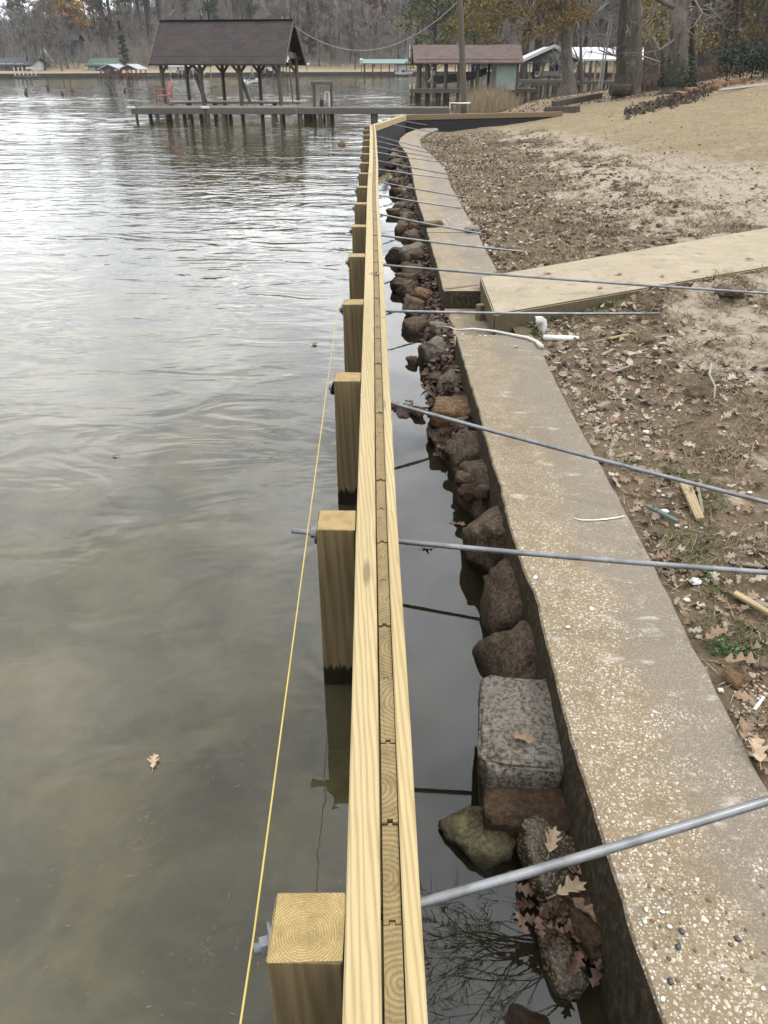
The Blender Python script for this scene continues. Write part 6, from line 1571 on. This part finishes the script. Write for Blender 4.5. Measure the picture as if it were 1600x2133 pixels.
def shell(px, py, mat, s, label, group=None, z=None):
    mb = MB(); prof = [(.001, .42), (.45, .38), (.8, .22), (1, 0), (.92, -.02), (.7, .14), (.4, .27), (.001, .3)]; mb.lathe((0, 0, 0), [(r * s, zz * s) for r, zz in prof], 12)
    mb.v = [(x, y * .8, zz) for x, y, zz in mb.v]
    o = mb.build('mussel_shell', M[mat], None, tuple(P(px, py, z if z is not None else ZO + .002)), rl.uniform(0, 6), True); tag(o, label, 'shell', group)
    o.rotation_euler = (rl.uniform(-.3, .3) + (math.pi if mat == 'open' else 0), rl.uniform(-.3, .3), rl.uniform(0, 6)); return o
shell(1183, 1306, 'shell_white', .012, 'white open shell alone in the middle of the concrete')
shell(1232, 1268, 'shell_white', .012, 'small white snail shell just above the open shell')
shell(1115, 1203, 'shell_white', .013, 'white shell chip near the lake edge below the second rod')
for px, py in ((1421, 1940), (1413, 1972), (1397, 2044), (1536, 1955)): shell(px, py, 'shell_dark', .009, 'blue black mussel shell on the near concrete', 'dark shells on the near concrete', ZO + .002)
for px, py in ((1395, 1930), (1344, 1920), (1381, 2081), (1346, 1895), (1380, 1899), (1590, 2059)): shell(px, py, 'shell_white', .0072, 'white round shell on the near concrete', 'white shells on the near concrete', ZO + .002)
# --- single leaves
def one_leaf(px, py, z, L, mat, label, yaw=None, curl=.25, group=None, flat=True):
    L *= .82; curl = curl * 1.5 + .1
    mb = MB(); leaf_blade(mb, Vector((0, 0, 0)), L, rl, Vector((rl.uniform(-.12, .12), rl.uniform(-.12, .12), 1)), True, curl, yaw)
    mb.tube([Vector((0, 0, 0)) + Vector((math.cos(yaw or 0), math.sin(yaw or 0), 0)) * t * L for t in (-.5, -.75)], [.0012, .0009], 4)
    return tag(mb.build('oak_leaf', M[mat], None, tuple(P(px, py, z))), label, 'leaf', group)
one_leaf(320, 1585, .006, .085, 'leaf_tan', 'pale arrow shaped leaf floating alone on the open lake', 1.75, .15)
one_leaf(240, 949, .006, .07, 'leaf_brown', 'small brown leaf floating far left on the lake', .2)
one_leaf(655, 717, .006, .13, 'leaf_brown', 'curled leaf floating close to the third post')
one_leaf(890, 1139, .006, .085, 'leaf_dark', 'dark curled leaf floating below the second rod in the channel', .1, .5)
one_leaf(955, 1091, .004, .11, 'leaf_brown', 'flat brown leaf floating against the stones above the second rod', -.3, .1)
one_leaf(1090, 1538, .256, .10, 'leaf_brown', 'brown oak leaf lying on the pale flat stone', -.5, .35)
one_leaf(1075, 722, ZO + .008, .07, 'leaf_tan', 'tan leaf lying on the concrete below the white hose', .6)
one_leaf(1190, 1850, .14, .13, 'leaf_tan', 'big tan lobed leaf in the gap under the nearest rod', .4, .3)
one_leaf(1150, 1750, .16, .12, 'leaf_tan', 'pale pointed leaf standing by the wall above the nearest rod', 1.2, .5)
one_leaf(1225, 1900, .12, .13, 'leaf_brown', 'brown leaf hanging over the dark gap by the wall', -.8, .4)
one_leaf(1545, 1378, .40, .14, 'leaf_brown', 'large brown leaf curled over the broken stone on the right', -.2, .5)
one_leaf(1490, 1320, .39, .12, 'leaf_brown', 'brown five lobed leaf near the right wall edge', .5, .4)
one_leaf(1578, 1560, .38, .14, 'leaf_tan', 'pale tan leaf at the right edge beside the wall', 1.3, .4)
one_leaf(1555, 1520, .38, .11, 'leaf_brown', 'red brown leaf beside the wall near the right edge', .9, .4)
one_leaf(783, 570, ZW + .004, .10, 'leaf_brown', 'little brown leaf lying on top of the new wall', 0, .3)
for px, py in ((1380, 575), (1450, 565), (1290, 572), (1250, 600), (1560, 540), (1140, 570)):
    q = P(px, py, .5); X = q.x; zz = walk_z(X) + .006; one_leaf(px, py, zz, .10, 'leaf_brown', 'brown leaf lying on the concrete walkway', rl.uniform(0, 6), .4, 'leaves on the walkway')
# --- pipes, hose, sticks and scraps
pe = thing('pipe_elbow', 'white plastic pipe elbow standing out of the weeds', 'pipe', tuple(P(1128, 692, .35)))
mb = MB(); mb.tube([(.01, 0, -.08), (.01, 0, .06), (.005, 0, .085), (-.015, -.005, .10), (-.04, -.01, .10), (-.065, -.012, .098)], [.03, .03, .031, .031, .032, .034], 14); mb.build('elbow', M['pvc'], pe, smooth=True)
mb = MB(); mb.tube([(-.066, -.012, .098), (-.072, -.012, .0978)], .0355, 14); mb.build('blue_ring', M['pvc_blue'], pe)
a, b = P(1132, 703, .35), P(1205, 706, .34); mb = MB(); mb.tube([Vector((0, 0, 0)), (b - a) * .5, b - a], .024, 12); tag(mb.build('pvc_pipe', M['pvc'], None, tuple(a), smooth=True), 'white plastic pipe lying flat beside the elbow', 'pipe')
hp = [P(*q) for q in ((921, 680, .20), (938, 682, .25), (952, 688, ZO + .012), (985, 685, ZO + .01), (1030, 690, ZO + .01), (1065, 697, ZO + .01), (1100, 704, ZO + .012), (1118, 712, ZO + .012), (1128, 722, ZO + .02))]
mb = MB(); mb.tube([p - hp[0] for p in hp], [.006, .006, .007, .009, .011, .012, .013, .014, .020], 8); tag(mb.build('white_hose', M['white_hose'], None, tuple(hp[0]), smooth=True), 'thin white hose lying across the old wall to the stones', 'hose')
def stick(pts, r, mat, label, lift=.02):
    w = []
    for px, py in pts: q = P(px, py, .40); z = ground_z(q.x, q.y) + lift; q = P(px, py, z); w.append(q)
    mb = MB(); k = len(w); mb.tube([p - w[0] for p in w], [r * (1 - .6 * i / (k - 1)) for i in range(k)], 6); return tag(mb.build('stick', M[mat], None, tuple(w[0]), smooth=True), label, 'stick')
stick([(1482, 758), (1478, 780), (1490, 805), (1488, 830)], .010, 'stick', 'crooked pale stick lying on the leaves right of the wall', .04)
stick([(1480, 860), (1450, 876), (1400, 890), (1380, 900)], .006, 'stick_dark', 'thin grey twig running down left of the crooked stick')
stick([(1555, 590), (1500, 598), (1580, 585)], .005, 'stick_dark', 'dark twig on the soil above the long rod')
def scrap(px0, py0, px1, py1, w, th, mat, label, name='wood_scrap', lift=.02, tilt=0.0):
    a, b = P(px0, py0, .40), P(px1, py1, .40); za, zb = ground_z(a.x, a.y) + lift, ground_z(b.x, b.y) + lift; a, b = P(px0, py0, za), P(px1, py1, zb); L = (b - a).length
    mb = MB(); mb.box((0, 0, 0), (w, L, th), 0, min(w, th) * .15); mb.v = [(x * (1 if y < 0 else .7) + .004 * mnoise.noise(Vector((x * 40, y * 20, 1))), y, z) for x, y, z in mb.v]
    o = mb.build(name, M[mat], None, tuple((a + b) / 2)); d = b - a; o.rotation_euler = (math.asin(max(-1, min(1, d.z / L))), tilt, math.atan2(-d.x, d.y)); return tag(o, label, 'scrap')
scrap(1428, 1008, 1458, 1082, .055, .02, 'scrap', 'pale split piece of lumber lying on green grass right of the wall', tilt=.2)
scrap(1452, 1010, 1465, 1070, .018, .012, 'grey_scrap', 'thin grey splinter beside the pale split lumber', lift=.03)
scrap(1530, 1235, 1625, 1290, .03, .016, 'scrap', 'yellow wood strip entering at the right edge', lift=.03)
scrap(1540, 1240, 1625, 1272, .035, .012, 'grey_scrap', 'grey wood strip lying behind the yellow one', lift=.015)
scrap(1268, 705, 1308, 697, .05, .015, 'scrap', 'small tan wood chip right of the white pipe', tilt=-.3, lift=.03)
scrap(1235, 713, 1275, 704, .022, .012, 'grey_scrap', 'grey splinter left of the small tan wood chip')
scrap(1275, 775, 1320, 760, .025, .01, 'grey_scrap', 'thin brown board on the leaves beyond the third rod')
scrap(1245, 850, 1268, 840, .05, .03, 'grey_scrap', 'short brown block of wood on the sand by the wall')
scrap(1348, 1052, 1412, 1085, .028, .006, 'teal', 'teal plastic strip lying by the wall edge', 'plastic_strip', .03)
scrap(1572, 1478, 1592, 1452, .012, .006, 'pvc', 'little white plastic stick on the gravel at the right edge', 'plastic_stick', .02)
scrap(1520, 1470 - 300, 1590, 1480 - 300, .03, .008, 'grey_scrap', 'weathered slat lying in grass near the second rod', lift=.02)
for px, py, s, lab in ((1345, 900, .028, 'white broken shell shard on leaves above the third rod'), (1450, 1212, .034, 'flat white shard lying beyond the second rod'), (1425, 1185, .022, 'white shard half hidden right under the second rod'), (1432, 1250, .02, 'grey white pebble shard by the wall edge'), (1385, 1065, .024, 'white shard left of the teal strip'), (1160, 668, .022, 'white shard on weeds behind the pipe elbow'), (1180, 672, .024, 'white shard on weeds, right of another')):
    q = P(px, py, .40); z = ground_z(q.x, q.y) + .02; mb = MB(); chip(mb, Vector((0, 0, 0)), s, .25); tag(mb.build('shell_shard', M['shell_white'], None, tuple(P(px, py, z))), lab, 'shard')
def clod(px, py, d, mat, label, name='soil_clod', box=.2, rough=.25, lift=.0):
    q = P(px, py, .42); z = ground_z(q.x, q.y) + lift; stone.k += 1; me = stone_mesh(d, stone.k, box, rough, 3); me.materials.append(M[mat]); o = link(name, me, None, tuple(P(px, py, z)), rl.uniform(0, 6)); return tag(o, label, 'clod' if name == 'soil_clod' else 'stone')
clod(1448, 822, (.17, .17, .13), 'clod', 'round brown clod of earth left of the crooked stick')
clod(1395, 768, (.16, .14, .09), 'clod', 'brown clod of earth above the round one')
clod(1345, 715, (.14, .14, .12), 'clod', 'dark earth clod right of the small tan wood chip')
clod(1525, 606, (.30, .20, .10), 'clod', 'big dark clod lying on the long tie rod')
clod(1358, 640, (.10, .10, .07), 'clod', 'dark clod at the end of the level tie rod')
clod(1540, 1412, (.10, .075, .06), 'rock_rust', 'broken rusty and grey chunk of stone beside the wall', 'broken_stone', .6, .15, .02)
clod(1590, 1385, (.10, .08, .05), 'rock_dark', 'dark stone at the right edge behind the broken chunk', 'dark_stone', .4, .15)
o = clod(984, 478, (.22, .2, .10), 'rock_pale', 'pale broken block on the edge of the old wall', 'broken_block', .7, .1, .06)
o = clod(898, 466, (.34, .2, .08), 'rock_dark', 'flat dark stone lying on top of the old wall', 'flat_stone', .4, .12); o.location = P(898, 467, ZO + .03); o.rotation_euler = (0, 0, .2)
db = thing('sunken_debris', 'reddish debris with leaves just awash beside the new wall', 'debris', tuple(P(840, 858, -.01)))
me = stone_mesh((.22, .26, .03), 91, .5, .3, 3); me.materials.append(M['brick_debris']); link('red_slab', me, db)
mb = MB(); rq = random.Random(3)
for i in range(16): leaf_blade(mb, Vector((rq.uniform(-.1, .12), rq.uniform(-.05, .16), .018)), rq.uniform(.04, .08), rq, None, True)
mb.build('leaves', M['dark_leaf'], db)
# --- timbers and rocks at the top of the yard
def timber(px0, py0, px1, py1, w, label):
    a, b = P(px0, py0, .95), P(px1, py1, .95); a.z, b.z = ground_z(a.x, a.y) + w * .35, ground_z(b.x, b.y) + w * .35; L = (b - a).length; mb = MB(); mb.box((0, 0, 0), (L, w, w), 0, .02); o = mb.build('landscape_timber', M['tie'], None, tuple((a + b) / 2)); d = b - a; o.rotation_euler = (0, -math.asin(d.z / L), math.atan2(d.y, d.x)); return tag(o, label, 'timber')
timber(1155, 207, 1250, 203, .26, 'old dark railroad tie on the bank, rear one of two')
timber(1140, 214, 1205, 218, .24, 'old dark railroad tie, front one with a square end')
lg = MB(); lg.tube([(-.4, 0, .1), (.4, 0, .1)], .22, 10); tag(lg.build('log_stump', M['bark_dark'], None, tuple(P(1292, 193, 1.2)), .2), 'short dark log lying at the foot of the wide grey trunk', 'log')
rg_ = MB()
for i in range(1700):
    t = rl.random(); px = lerp(1305, 1482, t); py = lerp(211, 196, t) + rl.gauss(0, 3.0); q = P(px, py, 1.2); z = ground_z(q.x, q.y); leaf_quad(rg_, Vector((q.x, q.y, z + abs(rl.gauss(0, .05)))), rl.uniform(.05, .11), rl)
tag(rg_.build('leaf_ridge', island('dark_leaf_ridge', [(.05, .035, .025), (.10, .07, .05), (.15, .11, .08), (.04, .03, .022)], .9)), 'long low ridge of raked dark leaves below the trunks', 'leaf ridge', kind='stuff')
for k, (px, py, d) in enumerate(((1445, 181, (.7, .5, .35)), (1486, 181, (.6, .4, .35)), (1500, 179, (.5, .4, .4)), (1535, 178, (.6, .4, .3)), (1425, 183, (.5, .4, .25)))):
    q = P(px, py, 1.45); z = ground_z(q.x, q.y); me = stone_mesh(d, 60 + k, .4, .15, 3); me.materials.append(M['rock_rust']); tag(link('field_stone', me, None, (q.x, q.y, z + .05)), 'brown field stone in the row right of the ivy oak', 'stone', 'field stones under the oaks')
a, b = P(1500, 174, 1.6), P(1640, 158, 1.8); mb = MB(); mb.tube([Vector((0, 0, 0)), b - a], .05, 6); tag(mb.build('edging_pipe', M['stick'], None, (a.x, a.y, ground_z(a.x, a.y) + .12)), 'pale edging pipe along the ground at the upper right', 'pipe')
# bits floating on the lake
sc_ = MB()
for i in range(46):
    q = P(rl.uniform(20, 690), rl.uniform(1150, 2120), .003); a = rl.uniform(0, 6.28); d = Vector((math.cos(a), math.sin(a), 0)); L = rl.uniform(.004, .025); s = Vector((-d.y, d.x, 0)) * .0008; sc_.add([tuple(q - s), tuple(q + s), tuple(q + d * L + s), tuple(q + d * L - s)], [(0, 1, 2, 3)])
for cx, cy in ((285, 1760), (305, 1700), (430, 1980), (580, 1345)):
    for i in range(22): q = P(rl.gauss(cx, 12), rl.gauss(cy, 16), .003); a = rl.uniform(0, 6.28); d = Vector((math.cos(a), math.sin(a), 0)); L = rl.uniform(.006, .022); s = Vector((-d.y, d.x, 0)) * .0006; sc_.add([tuple(q - s), tuple(q + s), tuple(q + d * L)], [(0, 1, 2)])
tag(sc_.build('floating_bits', M['reed']), 'tiny straw bits floating on the near lake', 'floating debris', kind='stuff')

# crumbs of soil over the bare ground
cr_ = MB()
for i in range(5200):
    Y = .4 + 17 * rl.random() ** 1.25; X = old_r(Y) + .05 + 5.5 * rl.random() ** 1.1
    if on_slab(X, Y) or 5 * X + Y > 46 or mnoise.noise(Vector((X * 1.2, Y, 31))) < -.25: continue
    pebble(cr_, Vector((X, Y, ground_z(X, Y) - .003)), rl.uniform(.004, .016) * (2.2 if rl.random() < .04 else 1))
tag(cr_.build('soil_crumbs', island('soil_crumb', [(.13, .09, .055), (.24, .18, .12), (.34, .27, .19), (.18, .125, .08)], .95), smooth=True), 'crumbs and small clods of soil on the bare bank', 'soil', kind='stuff')

# pale lime streaks on the old concrete
lm = plain('lime_deposit', (.70, .66, .58), .9, .15, 60)
for pts, w in (([(1195, 1079), (1212, 1083), (1238, 1083), (1262, 1081), (1285, 1078), (1302, 1074)], .006),):
    mb = MB(); q = [P(x, y, ZO + .0055) for x, y in pts]
    for i, p in enumerate(q):
        k = w * (.25 + .75 * math.sin(math.pi * (i + .3) / len(q))) * rl.uniform(.6, 1.2)
        mb.v += [(p.x - sea.location.x, p.y - k - sea.location.y, p.z), (p.x - sea.location.x, p.y + k - sea.location.y, p.z)]
    mb.f = [(2 * i, 2 * i + 2, 2 * i + 3, 2 * i + 1) for i in range(len(q) - 1)]
    mb.build('lime_streak', lm, sea)
q = P(1525, 606, .42); tg = MB(); tuft(tg, q.x, q.y, 160, .2, .14, .003, 1.0)
tag(tg.build('uprooted_grass', M['dry_grass']), 'uprooted dry grass heaped over the long rod at the right', 'grass', kind='stuff')

# dark twigs and bark bits over the yard
dt = MB()
for i in range(9000):
    Y = .4 + 22 * rl.random() ** 1.2; X = old_r(min(Y, END_Y)) + .05 + 6 * rl.random() ** 1.1
    if on_slab(X, Y) or 5 * X + Y > 47: continue
    p = Vector((X, Y, ground_z(X, Y) + .006)); a = rl.uniform(0, 6.28); d = Vector((math.cos(a), math.sin(a), rl.uniform(-.05, .25))).normalized(); L = rl.uniform(.02, .09) * (1 if Y < 8 else 1.6); s = d.cross(Vector((0, 0, 1))) * rl.uniform(.0015, .004) * (1 if Y < 6 else 2)
    dt.add([tuple(p - s), tuple(p + s), tuple(p + d * L)], [(0, 1, 2)])
tag(dt.build('twig_scatter', island('dark_twig_bits', [(.06, .042, .03), (.11, .078, .052), (.16, .115, .08)], .95)), 'dark twigs and bark bits strewn over the yard', 'twigs', kind='stuff')

# churned clods beyond the walkway
cc_ = MB()
for i in range(2600):
    Y = rl.uniform(7.6, 23); X = old_r(min(Y, END_Y)) + .06 + 3.0 * rl.random() ** 1.4
    if on_slab(X, Y) or mnoise.noise(Vector((X * 1.1, Y * .9, 24))) < .08: continue
    s = rl.uniform(.012, .05); o = len(cc_.v); pebble(cc_, Vector((X, Y, ground_z(X, Y) - .008)), s)
    cc_.v[o:] = [(x + rl.uniform(-.3, .3) * s, y + rl.uniform(-.3, .3) * s, z + rl.uniform(-.1, .35) * s) for x, y, z in cc_.v[o:]]
tag(cc_.build('churned_clods', island('churned_soil', [(.085, .055, .034), (.14, .095, .06), (.20, .145, .095), (.11, .075, .048)], .95)), 'dark churned clods of soil beyond the walkway', 'clods', kind='stuff')

# ------------------------------------------------------------------ thin winter haze over the lake
hz = MB(); hz.box((0, 205, 37), (920, 470, 82)); ho = hz.build('haze', None); ho['kind'] = 'stuff'
hm = bpy.data.materials.new('haze'); hm.use_nodes = True; hn = hm.node_tree; hn.nodes.clear()
h_o = hn.nodes.new('ShaderNodeOutputMaterial'); h_v = hn.nodes.new('ShaderNodeVolumePrincipled')
h_v.inputs['Color'].default_value = (.82, .86, .90, 1); h_v.inputs['Density'].default_value = .00018; h_v.inputs['Anisotropy'].default_value = .2
hn.links.new(h_v.outputs[0], h_o.inputs['Volume']); ho.data.materials.append(hm)
